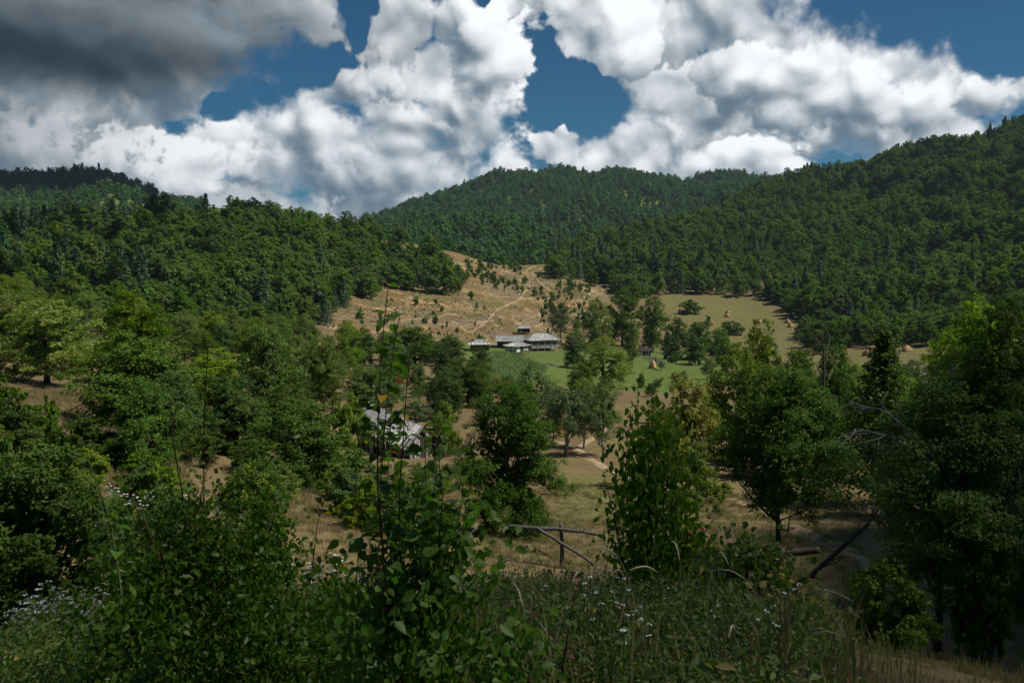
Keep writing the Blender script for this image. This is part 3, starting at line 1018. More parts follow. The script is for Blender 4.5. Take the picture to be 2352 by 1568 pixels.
# ---------------------------------------------------------------- middle distance trees
proto('near_bright', 1, mk_round(8.0, 3.3, 1.0, 56, 34000, .12, 'walnut', r0=.16, nb=14, fork=.25))
TREES = [  # kind, column, top row, crown width, distance, name, label
    ('walnut', 95, 690, 260, 88, 'walnut_tree', 'broad yellow-green tree at the upper edge of the dry grass on the left'),
    ('walnut', 300, 652, 210, 98, 'walnut_tree', 'tallest pale yellow-green tree in front of the left forest'),
    ('walnut', -15, 665, 190, 96, 'walnut_tree', 'yellow-green tree cut by the left edge above the dry grass'),
    ('dark', 300, 775, 340, 62, 'fruit_tree', 'spreading dark fruit tree with low bare limbs right of the dry grass'),
    ('walnut', 492, 800, 170, 88, 'round_tree', 'rounded light yellow-green tree between two darker fruit trees'),
    ('dark', 610, 735, 200, 78, 'fruit_tree', 'tall dark green fruit tree left of the ruined barn with its top against the forest'),
    ('walnut', 735, 770, 140, 108, 'round_tree', 'light green tree behind and left of the ruined barn'),
    ('dark', 540, 905, 200, 57, 'fruit_tree', 'low dark fruit tree behind the red-leaved pear shoots'),
    ('dark', 675, 935, 310, 47, 'thorn_bush', 'wide dark green thicket left of the ruined barn reaching down to the dry grass'),
    ('dark', 835, 835, 170, 112, 'fruit_tree', 'dark green tree directly behind the roof of the ruined barn'),
    ('dark', 950, 752, 150, 190, 'orchard_tree', 'dark orchard tree below the brown slope left of the wooden houses'),
    ('dark', 1035, 772, 130, 205, 'orchard_tree', 'dark orchard tree touching the leftmost wooden hut'),
    ('dark', 1075, 832, 150, 118, 'orchard_tree', 'dense dark tree at the left edge of the maize field'),
    ('near_dark', 1165, 885, 275, 37, 'dense_tree', 'big dense dark tree rising from the broken rail fence in the centre'),
    ('apple', 1222, 845, 120, 98, 'apple_tree', 'olive apple tree peeking above the big dense tree beside the maize'),
    ('walnut', 1388, 785, 150, 150, 'walnut_tree', 'bright full tree right of the maize field'),
    ('dark', 1322, 765, 95, 212, 'orchard_tree', 'dark tree just right of the largest wooden house'),
    ('apple', 1290, 705, 70, 285, 'hillside_tree', 'grey-green tree on the brown slope right of the houses'),
    ('walnut', 1372, 690, 90, 268, 'hillside_tree', 'light tree at the foot of the brown slope beside the big dark clump'),
    ('dark', 1432, 672, 110, 290, 'hillside_tree', 'tallest dark tree between the brown slope and the hay meadow'),
    ('dark', 1500, 690, 90, 280, 'hillside_tree', 'dark tree at the left corner of the hay meadow'),
    ('walnut', 1455, 735, 60, 250, 'roadside_tree', 'slim light tree standing left of the small hidden hut'),
    ('dark', 1555, 730, 75, 262, 'hedge_tree', 'dark tree right of the small hidden hut'),
    ('bush', 1545, 770, 55, 240, 'round_bush', 'rounded green bush right beside the small hidden hut'),
    ('bush', 1602, 785, 58, 236, 'round_bush', 'round bush on the far edge of the small green meadow'),
    ('dark', 1605, 735, 90, 268, 'hedge_tree', 'dark hedge tree behind the round meadow bush'),
    ('dark', 1655, 755, 90, 245, 'hedge_tree', 'darkest tree at the right end of the small green meadow'),
    ('apple', 1632, 820, 45, 205, 'young_tree', 'small grey-green fruit tree alone on the small green meadow'),
    ('shrub', 1448, 805, 26, 222, 'young_tree', 'little dark tree beside the brush fence on the green meadow'),
    ('bush', 1587, 690, 62, 392, 'round_bush', 'large round bush standing on the hay meadow'),
    ('bush', 1684, 738, 70, 345, 'round_bush', 'low spreading bush in the middle of the hay meadow'),
    ('shrub', 1628, 724, 22, 352, 'small_bush', 'small round bush beside a haystack on the hay meadow'),
    ('bush', 1857, 735, 62, 330, 'round_bush', 'dark bush at the right border of the hay meadow'),
    ('bush', 1905, 715, 50, 352, 'round_bush', 'rounded bush where the hay meadow runs into the forest'),
    ('yellow', 1585, 880, 190, 62, 'willow_tree', 'feathery olive tree behind the tall pear shoots'),
    ('walnut', 1700, 815, 190, 72, 'walnut_tree', 'broad bright tree above the dirt track right of centre'),
    ('walnut', 1755, 735, 150, 84, 'walnut_tree', 'tall bright tree whose top reaches the hay meadow'),
    ('walnut', 1850, 790, 150, 82, 'walnut_tree', 'bright green tree behind the dark leaning tree'),
    ('dark', 1925, 800, 160, 74, 'fruit_tree', 'dark green tree left of the lone fir'),
    ('fir', 2040, 775, 270, 56, 'fir_tree', 'lone dark fir between the broadleaf trees on the right'),
    ('near_bright', 2262, 735, 250, 52, 'tall_tree', 'tall yellow-green tree with a bare dark trunk at the right edge'),
    ('walnut', 2395, 790, 200, 60, 'walnut_tree', 'yellow-green tree cut by the right edge of the picture'),
    ('leaning', 1805, 880, 330, 34, 'leaning_tree', 'dark tree with a slanting limb over the fallen log'),
    ('leaning', 2190, 920, 470, 20.5, 'old_tree', 'huge dark old tree with a thick trunk at the lower right'),
    ('near_dark', 2390, 900, 320, 27, 'old_tree', 'dark crown filling the right edge beside the huge old tree'),
    ('bright_bush', 795, 920, 130, 72, 'sunlit_bush', 'sunlit light green bush left of the ruined barn wall'),
    ('bright_bush', 1015, 935, 90, 78, 'sunlit_bush', 'pale bush growing against the right corner of the ruined barn'),
    ('bright_bush', 1610, 1030, 110, 58, 'sunlit_bush', 'pale green bush beside the dirt track right of the pear column'),
    ('bush', -25, 880, 210, 42, 'thorn_bush', 'dark bush at the left edge over the dry grass'),
    ('shrub', 92, 915, 70, 44, 'young_tree', 'thin young sapling standing in the dry grass on the left'),
    ('bush', -35, 1020, 240, 24, 'thorn_bush', 'dark low bush at the left edge above the white flowers'),
    ('bush', 250, 1010, 120, 40, 'thorn_bush', 'low rounded dark bush under the spreading fruit tree'),
    ('bush', 1690, 1290, 150, 24, 'thorn_bush', 'dark scrub at the foot of the dark leaning tree'),
    ('bush', 2080, 1310, 240, 17.5, 'thorn_bush', 'black shaded scrub left of the thick old trunk'),
    ('bush', 2290, 1240, 150, 19, 'thorn_bush', 'dark scrub on the right side of the thick old trunk'),
]
for i, (kind, X, top, w, d, nm, lab) in enumerate(TREES):
    plant_px(kind, i, nm, X, top, w, d, lab, 'bush' if 'bush' in nm else 'tree')
for X, base, top, w, lab in ((1300, 1046, 885, 140, 'left apple tree of the three on the dry orchard slope'), (1343, 1030, 890, 90, 'middle apple tree of the three on the dry orchard slope, set back'), (1391, 1052, 895, 120, 'right apple tree of the three on the dry orchard slope')):
    plant_px('apple', int(X), 'apple_tree', X, top, w, solve_d(X, base, 55, 110), lab, 'tree', 'apple trees on the orchard slope')

# scrub and fruit trees that close the gaps between them
gm = np.random.default_rng(5)


TONE = {'dark': 'dark green', 'walnut': 'yellow-green', 'apple': 'grey-green', 'yellow': 'yellowing', 'bush': 'low dark', 'bright_bush': 'low light green'}


def fill(poly_fn, d0, d1, step, kinds, smin, smax, name, label, group, cat='tree'):
    xs, ys = jitter_points(-260, 280, 9, d1, step, gm)
    dd = np.hypot(xs, ys)
    zz = ground(xs, ys)
    X, Rr = to_px(xs, ys, zz)
    m = (dd > d0) & (dd < d1) & poly_fn(X, Rr, dd) & (X > -60) & (X < 2420)
    xs, ys, dd, X = xs[m], ys[m], dd[m], X[m]
    if not len(xs):
        return
    q1, q2 = np.quantile(X, [.33, .67])
    for x, y, d_, X_ in zip(xs, ys, dd, X):
        k = kinds[int(gm.integers(len(kinds)))]
        s_ = float(gm.uniform(smin, smax))
        where = ('near ' if d_ < (d0 + d1) / 2 else 'far ') + ('left' if X_ < q1 else 'middle' if X_ < q2 else 'right')
        lab = '%s%s %s, %s part' % ('small ' if s_ < smin + (smax - smin) * .35 else 'large ' if s_ > smin + (smax - smin) * .7 else '', TONE[k], label, where)
        plant(k, int(gm.integers(9)), name, x, y, s_, lab, cat, group, sz=float(gm.uniform(.85, 1.15)))


fill(lambda X, R2_, d: (X < 1010) & (X > 180), 108, 232, 9.5, ['dark', 'dark', 'walnut', 'apple'], .62, .95, 'fruit_tree', 'tree of the overgrown orchard below left forest', 'trees of the overgrown orchard')
fill(lambda X, R2_, d: (X < 190), 108, 230, 9.5, ['dark', 'walnut'], .7, 1.0, 'fruit_tree', 'tree behind the dry grass at far left', 'trees behind the dry grass at the left')
fill(lambda X, R2_, d: (X > 230) & (X < 800) & ~((X > 700) & (d > 62)), 52, 108, 7.0, ['dark', 'bush', 'bright_bush', 'apple'], .5, .85, 'scrub_bush', 'scrub left of the barn', 'scrub left of the ruined barn', 'bush')
fill(lambda X, R2_, d: (X > 930) & (X < 1110), 88, 178, 8.0, ['dark', 'apple', 'bush'], .6, .85, 'orchard_tree', 'tree between barn and maize', 'trees between barn and maize')
fill(lambda X, R2_, d: (X > 1110) & (X < 1290), 88, 150, 7.5, ['apple', 'apple', 'bush', 'yellow'], .5, .72, 'orchard_tree', 'fruit tree below the maize', 'fruit trees below the maize')
fill(lambda X, R2_, d: (X > 1290) & (X < 1420), 95, 150, 8.5, ['dark', 'apple', 'walnut'], .5, .75, 'orchard_tree', 'tree right of the maize', 'trees right of the maize')
fill(lambda X, R2_, d: (X > 1500) & (X < 1700), 66, 125, 8.0, ['walnut', 'apple', 'yellow'], .42, .6, 'orchard_tree', 'tree below the small green meadow', 'trees below the green meadow')
fill(lambda X, R2_, d: (X > 1690), 70, 160, 9.0, ['dark', 'walnut', 'walnut', 'apple'], .65, .95, 'valley_tree', 'tree before the lower right meadow', 'trees in front of the lower right meadow')
fill(lambda X, R2_, d: (X > 190) & (X < 1000) & ~((X > 590) & (X < 1000) & (d < 36)) & ~((X > 820) & (X < 1000)), 25, 54, 4.3, ['bush', 'bush', 'dark', 'bright_bush'], .5, .85, 'scrub_bush', 'scrub under fruit trees left of centre', 'scrub under the fruit trees', 'bush')
fill(lambda X, R2_, d: (X > 95) & (X < 640), 13, 33, 2.15, ['bush', 'bush', 'bright_bush'], .3, .6, 'scrub_bush', 'scrub above the white flowers', 'scrub above the white flowers', 'bush')
fill(lambda X, R2_, d: (X < 330), 14, 43, 4.2, ['bush', 'dark', 'bush', 'bright_bush'], .42, .75, 'scrub_bush', 'bush on the left slope', 'bushes on the left slope', 'bush')
fill(lambda X, R2_, d: (X > 560) & (X < 1010), 31, 50, 3.7, ['bush', 'bush', 'bright_bush'], .38, .68, 'scrub_bush', 'scrub downhill of the barn', 'scrub downhill of the barn', 'bush')
fill(lambda X, R2_, d: (X > 1400) & (X < 1690), 150, 225, 15.0, ['apple', 'bush', 'dark'], .35, .6, 'field_tree', 'young tree on the green meadow', 'young trees on the green meadow')
fill(lambda X, R2_, d: (X > 830) & (X < 1045), 38, 68, 3.6, ['bright_bush', 'bright_bush', 'bush'], .28, .5, 'tall_weed', 'sunlit weeds before the barn', 'weeds before the barn', 'weeds')
fill(lambda X, R2_, d: (X > 1560) & (X < 1720), 48, 62, 3.4, ['bright_bush'], .25, .5, 'tall_weed', 'weeds beside the dirt track', 'weeds beside the dirt track', 'weeds')
fill(lambda X, R2_, d: (X > 1660) & (X < 1880), 205, 245, 9.0, ['dark', 'bush'], .55, .8, 'hedge_tree', 'hedge tree beside the hay meadow', 'hedge of the hay meadow')

# small shrubs dotted over the brown hillside
sx_, sy_ = jitter_points(-110, 40, 260, 540, 4.2, gm)
sz_ = ground(sx_, sy_)
sX, sR = to_px(sx_, sy_, sz_)
cl_ = np.clip(.5 + 2.2 * fbm(sx_ / 17, sy_ / 30, 41, 3), 0, 1.4)
sdn = np.where((sX > 1070) & (sR < 690), .5, np.where(sX > 1230, .4, .1)) * cl_ ** 2
ms = in_poly(sX, sR, BROWN) & (gm.random(len(sx_)) < sdn) & (np.hypot(sx_, sy_) < 520)
for x, y, X in zip(sx_[ms], sy_[ms], sX[ms]):
    if gm.random() < .22:
        plant('forest_conifer', int(gm.integers(9)), 'young_pine', x, y, float(gm.uniform(.12, .28)), 'young pine dotted on the bare brown hillside', 'tree', 'young pines on the brown hillside', sz=.9)
    else:
        plant('shrub', int(gm.integers(9)), 'hillside_shrub', x, y, float(gm.uniform(.35, 1.0) ** 1.3 * 1.9), 'small green shrub dotted on the bare brown hillside', 'shrub', 'shrubs on the brown hillside', sz=float(gm.uniform(.7, 1.5)))
for X, Rr, w, lab in ((925, 560, 36, 'round dark tree on the grassy crest above the brown hillside'), (972, 590, 40, 'dark tree on the upper brown slope left of the saddle'), (985, 600, 55, 'broad dark tree at the forest corner on the brown slope'), (1015, 655, 55, 'bright bushy tree at the tip of forest on the brown slope'), (1005, 575, 30, 'dark pine-like tree near the crest of the brown slope'), (1063, 650, 26, 'lone dark bush in the middle of the brown slope'), (1105, 625, 22, 'lone bush upper right on the brown slope')):
    dd_ = solve_d(X, Rr, 280, 520)
    plant_px('forest', int(X), 'hillside_tree', X, Rr - w * 1.1, w, dd_, lab, 'tree')

# ---------------------------------------------------------------- weathered wood
def wood_mat(name, c1, c2, streak=(2, 2, 14), scale=3.0):
    return plain_mat(name, c1, c2, scale, .9, streak, .3, island=.42)


M['roof'] = wood_mat('weathered_shingle', (.17, .168, .162), (.36, .355, .345), (6, 2, 2), 2.0)
M['roof_pale'] = wood_mat('pale_board', (.34, .33, .31), (.62, .60, .57), (3, 3, 3), 2.0)
M['plank'] = wood_mat('brown_plank', (.10, .07, .05), (.22, .165, .125), (9, 9, 1.2), 1.5)
M['plank_grey'] = wood_mat('grey_plank', (.19, .175, .16), (.37, .35, .32), (9, 9, 1.2), 1.5)
M['plank_dark'] = wood_mat('dark_plank', (.025, .02, .018), (.07, .058, .05), (9, 9, 1.2), 1.5)
M['white_panel'] = wood_mat('whitewashed_panel', (.42, .47, .46), (.66, .70, .68), (6, 6, 1.2), 1.5)
M['teal'] = wood_mat('faded_teal_paint', (.10, .19, .19), (.20, .31, .30), (6, 6, 1.2), 1.5)
M['hay'] = plain_mat('hay', (.26, .16, .075), (.46, .31, .15), 9, .95, (1, 1, .35), .5)
M['hay_new'] = plain_mat('fresh_hay', (.36, .20, .10), (.56, .36, .20), 9, .95, (1, 1, .35), .5)
M['dirt'] = plain_mat('dirt', (.185, .13, .078), (.30, .215, .13), 1.3, .95, (1, 1, 1), .3)
mg, tg = new_mat('window_glass')
tg.add('ShaderNodeOutputMaterial', {'Surface': tg.add('ShaderNodeBsdfPrincipled', {'Base Color': (.03, .05, .06, 1), 'Roughness': .12, 'Specular IOR Level': .6}).outputs[0]})
M['glass'] = mg
gh = np.random.default_rng(23)


def board_wall(parent, name, a, b, h, z0, mat, bw=.22, thick=.035):
    """upright boards of uneven width and length between two corners"""
    a, b = Vector((*a, 0)), Vector((*b, 0))
    L = (b - a).length
    t = (b - a).normalized()
    nrm = Vector((t.y, -t.x, 0))
    mb = MB()
    x = 0
    while x < L - .02:
        w = min(bw * gh.uniform(.75, 1.25), L - x)
        p = a + t * (x + w / 2) + nrm * gh.uniform(-.012, .018)
        hh = h - gh.uniform(0, .05)
        Mx = Matrix.Translation(p + Vector((0, 0, z0))) @ Matrix(((t.x, nrm.x, 0, 0), (t.y, nrm.y, 0, 0), (0, 0, 1, 0), (0, 0, 0, 1))) @ Matrix.Rotation(gh.normal() * .008, 4, 'Y')
        mb.box((0, 0, hh / 2 + gh.uniform(0, .04)), (w - .012, thick, hh), Mx)
        x += w
    return mb.build(name, mat, parent)


def shingle_plane(mb, e0, e1, r0_, r1_, course=.28, sag=.05, jit=.03):
    """rows of short boards from the eave (e0-e1) up to the ridge (r0-r1)"""
    e0, e1, r0_, r1_ = map(Vector, (e0, e1, r0_, r1_))
    n = (e1 - e0).cross(r0_.lerp(r1_, .5) - e0).normalized()
    if n.z < 0:
        n = -n
    H = (r0_.lerp(r1_, .5) - e0.lerp(e1, .5)).length
    nc = max(2, int(H / course))
    for c in range(nc):
        f0, f1 = c / nc, min(1.0, (c + 1.25) / nc)
        p0, p1, q0, q1 = e0.lerp(r0_, f0), e1.lerp(r1_, f0), e0.lerp(r0_, f1), e1.lerp(r1_, f1)
        L = (p1 - p0).length
        k = max(1, int(L / .42))
        for j in range(k):
            u0, u1 = j / k, (j + 1) / k
            up = gh.uniform(0, jit)
            dn = n * (.035 + up) - Vector((0, 0, sag * math.sin(math.pi * (u0 + u1) / 2)))
            dq = n * (.005 + gh.uniform(0, jit * .4)) - Vector((0, 0, sag * math.sin(math.pi * (u0 + u1) / 2)))
            ext = (p0 - q0).normalized() * gh.uniform(0, .06) if (p0 - q0).length > 1e-6 else Vector()
            A_, B_, C_, D_ = p0.lerp(p1, u0) + dn + ext, p0.lerp(p1, u1) + dn + ext, q0.lerp(q1, u1) + dq, q0.lerp(q1, u0) + dq
            t_ = n * -.03
            mb.add([A_, B_, C_, D_, A_ + t_, B_ + t_, C_ + t_, D_ + t_], [(0, 1, 2, 3), (7, 6, 5, 4), (0, 4, 5, 1), (1, 5, 6, 2), (2, 6, 7, 3), (3, 7, 4, 0)])


def hip_roof(parent, w, dp, z, rise, ridge, over, mats, off=(0, 0), name='roof'):
    x, y = w / 2 + over, dp / 2 + over
    ox, oy = off
    c = [Vector((ox - x, oy - y, z)), Vector((ox + x, oy - y, z)), Vector((ox + x, oy + y, z)), Vector((ox - x, oy + y, z))]
    ra, rb = Vector((ox - ridge / 2, oy, z + rise)), Vector((ox + ridge / 2, oy, z + rise))
    root = None
    for i, (e0, e1, r0_, r1_) in enumerate(((c[0], c[1], ra, rb), (c[1], c[2], rb, rb), (c[2], c[3], rb, ra), (c[3], c[0], ra, ra))):
        mb = MB()
        shingle_plane(mb, e0, e1, r0_, r1_)
        o = mb.build(name if root is None else 'roof_side', mats[i % len(mats)], parent if root is None else root)
        root = root or o
    rc = MB()
    rc.beam(ra + Vector((0, 0, .05)), rb + Vector((0, 0, .05)), .22, .07)
    for p, q in ((c[0], ra), (c[1], rb), (c[2], rb), (c[3], ra)):
        rc.beam(p + Vector((0, 0, .07)), q + Vector((0, 0, .06)), .16, .05)
    rc.build('ridge_board', mats[0], root)
    return root


def window(parent, c, t, w, h, frame='plank', pane=True):
    """frame with four bars and a pane, facing the left-hand normal of direction t"""
    t = Vector((*t, 0)).normalized()
    n = Vector((t.y, -t.x, 0))
    c = Vector(c) + n * .05
    fr = MB()
    for s_ in (-1, 0, 1):
        fr.beam(c + t * (s_ * w / 2) - Vector((0, 0, h / 2)), c + t * (s_ * w / 2) + Vector((0, 0, h / 2)), .07, .07, n)
    for s_ in (-1, 1):
        fr.beam(c + Vector((0, 0, s_ * h / 2)) - t * w / 2, c + Vector((0, 0, s_ * h / 2)) + t * w / 2, .07, .08, n)
    o = fr.build('window', M[frame], parent)
    p = MB()
    p.beam(c - t * (w / 2 - .03) - n * .02, c + t * (w / 2 - .03) - n * .02, .012, h - .06)
    p.build('pane', M['glass'], o)
    return o


def posts(parent, pts, h0, h1, r=.08, mat='plank_grey'):
    for (x, y) in pts:
        MB().box((x, y, (h0 + h1) / 2), (r * 2, r * 2, h1 - h0)).build('post', M[mat], parent)


def house(name, X, Rr, rz, label, dlo=230, dhi=320):
    d = solve_d(X, Rr, dlo, dhi)
    p = at(X, d)
    e = empty(name, (p.x, p.y, p.z), rz)
    tag(e, label, 'house', 'wooden farm buildings')
    return e


# the largest house: long facade with windows, raised on posts, hipped shingle roof
e = house('wooden_house', 1241, 802, R_(20), 'largest wooden farmhouse with hipped grey shingle roof and a row of windows')
w, dp, z0, h = 8.0, 5.6, .75, 2.15
posts(e, [(x, y) for x in (-3.9, -2, 0, 2, 3.9) for y in (-2.7, 2.7)], -1.2, z0 + .02)
MB().box((0, 0, z0), (w + .2, dp + .2, .16)).build('floor', M['plank'], e)
wl = board_wall(e, 'wall', (-w / 2, -dp / 2), (w / 2, -dp / 2), h, z0 + .08, M['plank_grey'])
for nm, a, b in (('side_wall', (w / 2, -dp / 2), (w / 2, dp / 2)), ('side_wall', (-w / 2, dp / 2), (-w / 2, -dp / 2)), ('rear_wall', (w / 2, dp / 2), (-w / 2, dp / 2))):
    board_wall(e, nm, a, b, h, z0 + .08, M['plank'])
for x in (-3.0, -1.9, -.8, .9, 1.9):
    window(e, (x, -dp / 2, z0 + 1.45), (1, 0), .8, 1.0, 'teal')
MB().box((-.05, -dp / 2 - .03, z0 + 1.1), (.75, .07, 1.9)).build('door', M['plank'], e)
rl = MB()
for x in np.arange(-w / 2, w / 2 + .01, .16):
    rl.box((x, -dp / 2 - .75, z0 + .42), (.11, .03, .72))
rl.beam((-w / 2, -dp / 2 - .75, z0 + .8), (w / 2, -dp / 2 - .75, z0 + .8), .07, .07)
rl.build('porch_railing', M['plank_grey'], e)
MB().box((0, -dp / 2 - .5, z0 - .04), (w, .8, .1)).build('porch_floor', M['plank_grey'], e)
for x in (-4, -2, 0, 2, 4):
    MB().box((x, -dp / 2 - .72, z0 / 2 + 1.05 - .6), (.13, .13, z0 + h + 1.2)).build('porch_post', M['plank_grey'], e)
MB().box((w / 2 + .9, -dp / 2 - .4, .9), (.12, .12, 4.4)).build('porch_post', M['plank_dark'], e)
hip_roof(e, w, dp, z0 + h + .02, 1.75, 4.0, 1.0, [M['roof']])

# corner house in front: whitewashed panels, low pale roof
e = house('wooden_house', 1188, 812, R_(44), 'low corner house with white panels and pale patched roof beside the maize', 225, 300)
w, dp, z0, h = 5.0, 4.6, .55, 1.75
posts(e, [(x, y) for x in (-2.3, 0, 2.3) for y in (-2.2, 2.2)], -1.2, z0 + .02, .07, 'plank')
MB().box((0, 0, z0), (w + .15, dp + .15, .14)).build('floor', M['plank'], e)
board_wall(e, 'wall', (-w / 2, -dp / 2), (w / 2, -dp / 2), h, z0 + .07, M['plank'])
board_wall(e, 'side_wall', (-w / 2, dp / 2), (-w / 2, -dp / 2), h, z0 + .07, M['white_panel'], .6)
board_wall(e, 'side_wall', (w / 2, -dp / 2), (w / 2, dp / 2), h, z0 + .07, M['plank'])
board_wall(e, 'rear_wall', (w / 2, dp / 2), (-w / 2, dp / 2), h, z0 + .07, M['plank'])
for x0, x1, mt in ((-2.45, -1.2, 'white_panel'), (.3, 1.75, 'white_panel')):
    MB().box(((x0 + x1) / 2, -dp / 2 - .04, z0 + 1.05), (x1 - x0, .05, 1.1 if x0 > 0 else 1.7)).build('wall_panel', M[mt], e)
window(e, (1.05, -dp / 2 - .05, z0 + 1.1), (1, 0), .7, .75, 'white_panel')
MB().box((-.55, -dp / 2 - .03, z0 + .95), (.85, .06, 1.65)).build('door', M['plank_dark'], e)
for y in (-1.5, -.1, 1.3):
    MB().box((-w / 2 - .04, y, z0 + .95), (.05, .16, 1.7)).build('batten', M['plank'], e)
st = MB()
for k in range(3):
    st.box((-.55, -dp / 2 - .35 - k * .28, z0 - .12 - k * .2), (1.0, .28, .06))
st.build('step', M['plank'], e)
hip_roof(e, w, dp, z0 + h + .02, 1.05, 1.3, .55, [M['roof'], M['roof'], M['roof'], M['roof_pale']])

# long gabled house behind
e = house('wooden_house', 1172, 805, R_(-6), 'long low gabled house behind the corner house', 240, 310)
e.location.y += 5.5
e.location.z = gz(e.location.x, e.location.y)
w, dp, z0, h = 7.2, 4.4, .3, 1.9
board_wall(e, 'wall', (-w / 2, -dp / 2), (w / 2, -dp / 2), h + .3, z0 - .3, M['plank_dark'])
board_wall(e, 'side_wall', (-w / 2, dp / 2), (-w / 2, -dp / 2), h + .3, z0 - .3, M['plank'])
board_wall(e, 'side_wall', (w / 2, -dp / 2), (w / 2, dp / 2), h + .3, z0 - .3, M['plank'])
board_wall(e, 'rear_wall', (w / 2, dp / 2), (-w / 2, dp / 2), h + .3, z0 - .3, M['plank'])
zr = z0 + h
x, y = w / 2 + .5, dp / 2 + .6
rise = 1.25
mb = MB()
shingle_plane(mb, (-x, -y, zr - .1), (x, -y, zr - .1), (-x, 0, zr + rise), (x, 0, zr + rise))
ro = mb.build('roof', M['roof'], e)
mb = MB()
shingle_plane(mb, (x, y, zr - .1), (-x, y, zr - .1), (x, 0, zr + rise), (-x, 0, zr + rise))
mb.build('roof_side', M['roof'], ro)
for s_ in (-1, 1):
    MB().add([(s_ * w / 2, -dp / 2, zr), (s_ * w / 2, dp / 2, zr), (s_ * w / 2, 0, zr + rise - .12), (s_ * (w / 2 - .06), -dp / 2, zr), (s_ * (w / 2 - .06), dp / 2, zr), (s_ * (w / 2 - .06), 0, zr + rise - .12)],
             [(0, 1, 2), (5, 4, 3), (0, 3, 4, 1), (1, 4, 5, 2), (2, 5, 3, 0)]).build('gable', M['plank'], e)
MB().box((-1.6, -dp / 2 - .03, z0 + .75), (.85, .06, 1.7)).build('door', M['plank'], e)
window(e, (.6, -dp / 2, z0 + 1.1), (1, 0), .7, .7, 'plank_grey')

# left hut and upper shed
for nm, X, Rr, rz, (w, dp, z0, h), rise, ridge, over, lab in (
        ('wooden_hut', 1101, 807, R_(8), (4.9, 4.0, .5, 1.6), 1.35, 1.1, .65, 'small brown wooden hut with pale torn roof edge left of the houses'),
        ('wooden_shed', 1203, 767, R_(4), (3.9, 3.0, .7, 1.35), .75, 1.9, .5, 'small dark shed on posts uphill behind the houses')):
    e = house(nm, X, Rr, rz, lab, 240, 330)
    posts(e, [(x, y) for x in (-w / 2 + .15, 0, w / 2 - .15) for y in (-dp / 2 + .15, dp / 2 - .15)], -1.0, z0 + .02, .07, 'plank_grey')
    MB().box((0, 0, z0), (w + .1, dp + .1, .12)).build('floor', M['plank_dark'], e)
    for wn, a, b in (('wall', (-w / 2, -dp / 2), (w / 2, -dp / 2)), ('side_wall', (w / 2, -dp / 2), (w / 2, dp / 2)), ('side_wall', (-w / 2, dp / 2), (-w / 2, -dp / 2)), ('rear_wall', (w / 2, dp / 2), (-w / 2, dp / 2))):
        board_wall(e, wn, a, b, h, z0 + .06, M['plank'] if 'hut' in nm else M['plank_dark'])
    MB().box((-w * .12, -dp / 2 - .03, z0 + .8), (.8, .06, 1.4)).build('door', M['plank_dark'], e)
    if 'shed' in nm:
        MB().box((-w * .28, -dp / 2 - .05, z0 + .35), (.8, .05, .45)).build('wall_panel', M['white_panel'], e)
    hip_roof(e, w, dp, z0 + h, rise, ridge, over, [M['roof']])
    if 'hut' in nm:
        for k in range(7):
            x = -w / 2 - .4 + k * .85 + gh.uniform(-.1, .1)
            MB().beam((x, -dp / 2 - over - .05, z0 + h + .06), (x + gh.uniform(-.2, .2), -dp / 2 + gh.uniform(-.1, .35), z0 + h + .48), gh.uniform(.35, .6), .03).build('roof_board', M['roof_pale'], e)

# little hut among the trees by the green meadow
e = house('wooden_hut', 1486, 803, R_(-10), 'tiny hut with white-painted front half hidden by bushes at the green meadow', 205, 270)
w, dp, h = 3.0, 2.4, 1.7
board_wall(e, 'wall', (-w / 2, -dp / 2), (w / 2, -dp / 2), h, -.1, M['plank_dark'])
board_wall(e, 'side_wall', (w / 2, -dp / 2), (w / 2, dp / 2), h, -.1, M['plank_dark'])
board_wall(e, 'side_wall', (-w / 2, dp / 2), (-w / 2, -dp / 2), h, -.1, M['plank_dark'])
board_wall(e, 'rear_wall', (w / 2, dp / 2), (-w / 2, dp / 2), h, -.1, M['plank_dark'])
for x, ww in ((-1.1, .55), (.1, .22), (.9, .4)):
    MB().box((x, -dp / 2 - .05, .75), (ww, .06, 1.35)).build('wall_panel', M['white_panel'], e)
mb = MB()
shingle_plane(mb, (-w / 2 - .6, -dp / 2 - .5, h - .1), (w / 2 + .6, -dp / 2 - .5, h - .1), (-w / 2 - .6, dp / 2 + .4, h + .55), (w / 2 + .6, dp / 2 + .4, h + .55))
mb.build('roof', M['plank_dark'], e)

# ---------------------------------------------------------------- the ruined barn
p = at(905, 79.0)
barn = empty('ruined_barn', (p.x, p.y, p.z + .35), R_(-40))
tag(barn, 'ruined wooden barn with a collapsing plank roof full of holes', 'barn')
BL, BW = 3.3, 1.55          # half length along the ridge, half width


def ridge_z(x):
    return 3.75 - .19 * (x + BL) - .10 * math.sin((x + BL) / (2 * BL) * math.pi)


def eave_z(x):
    return ridge_z(x) - 1.25


def plank(a, b, w_, mat, name, up=(0, 0, 1), th=.03):
    MB().beam(a, b, w_, th, up).build(name, M[mat], barn)


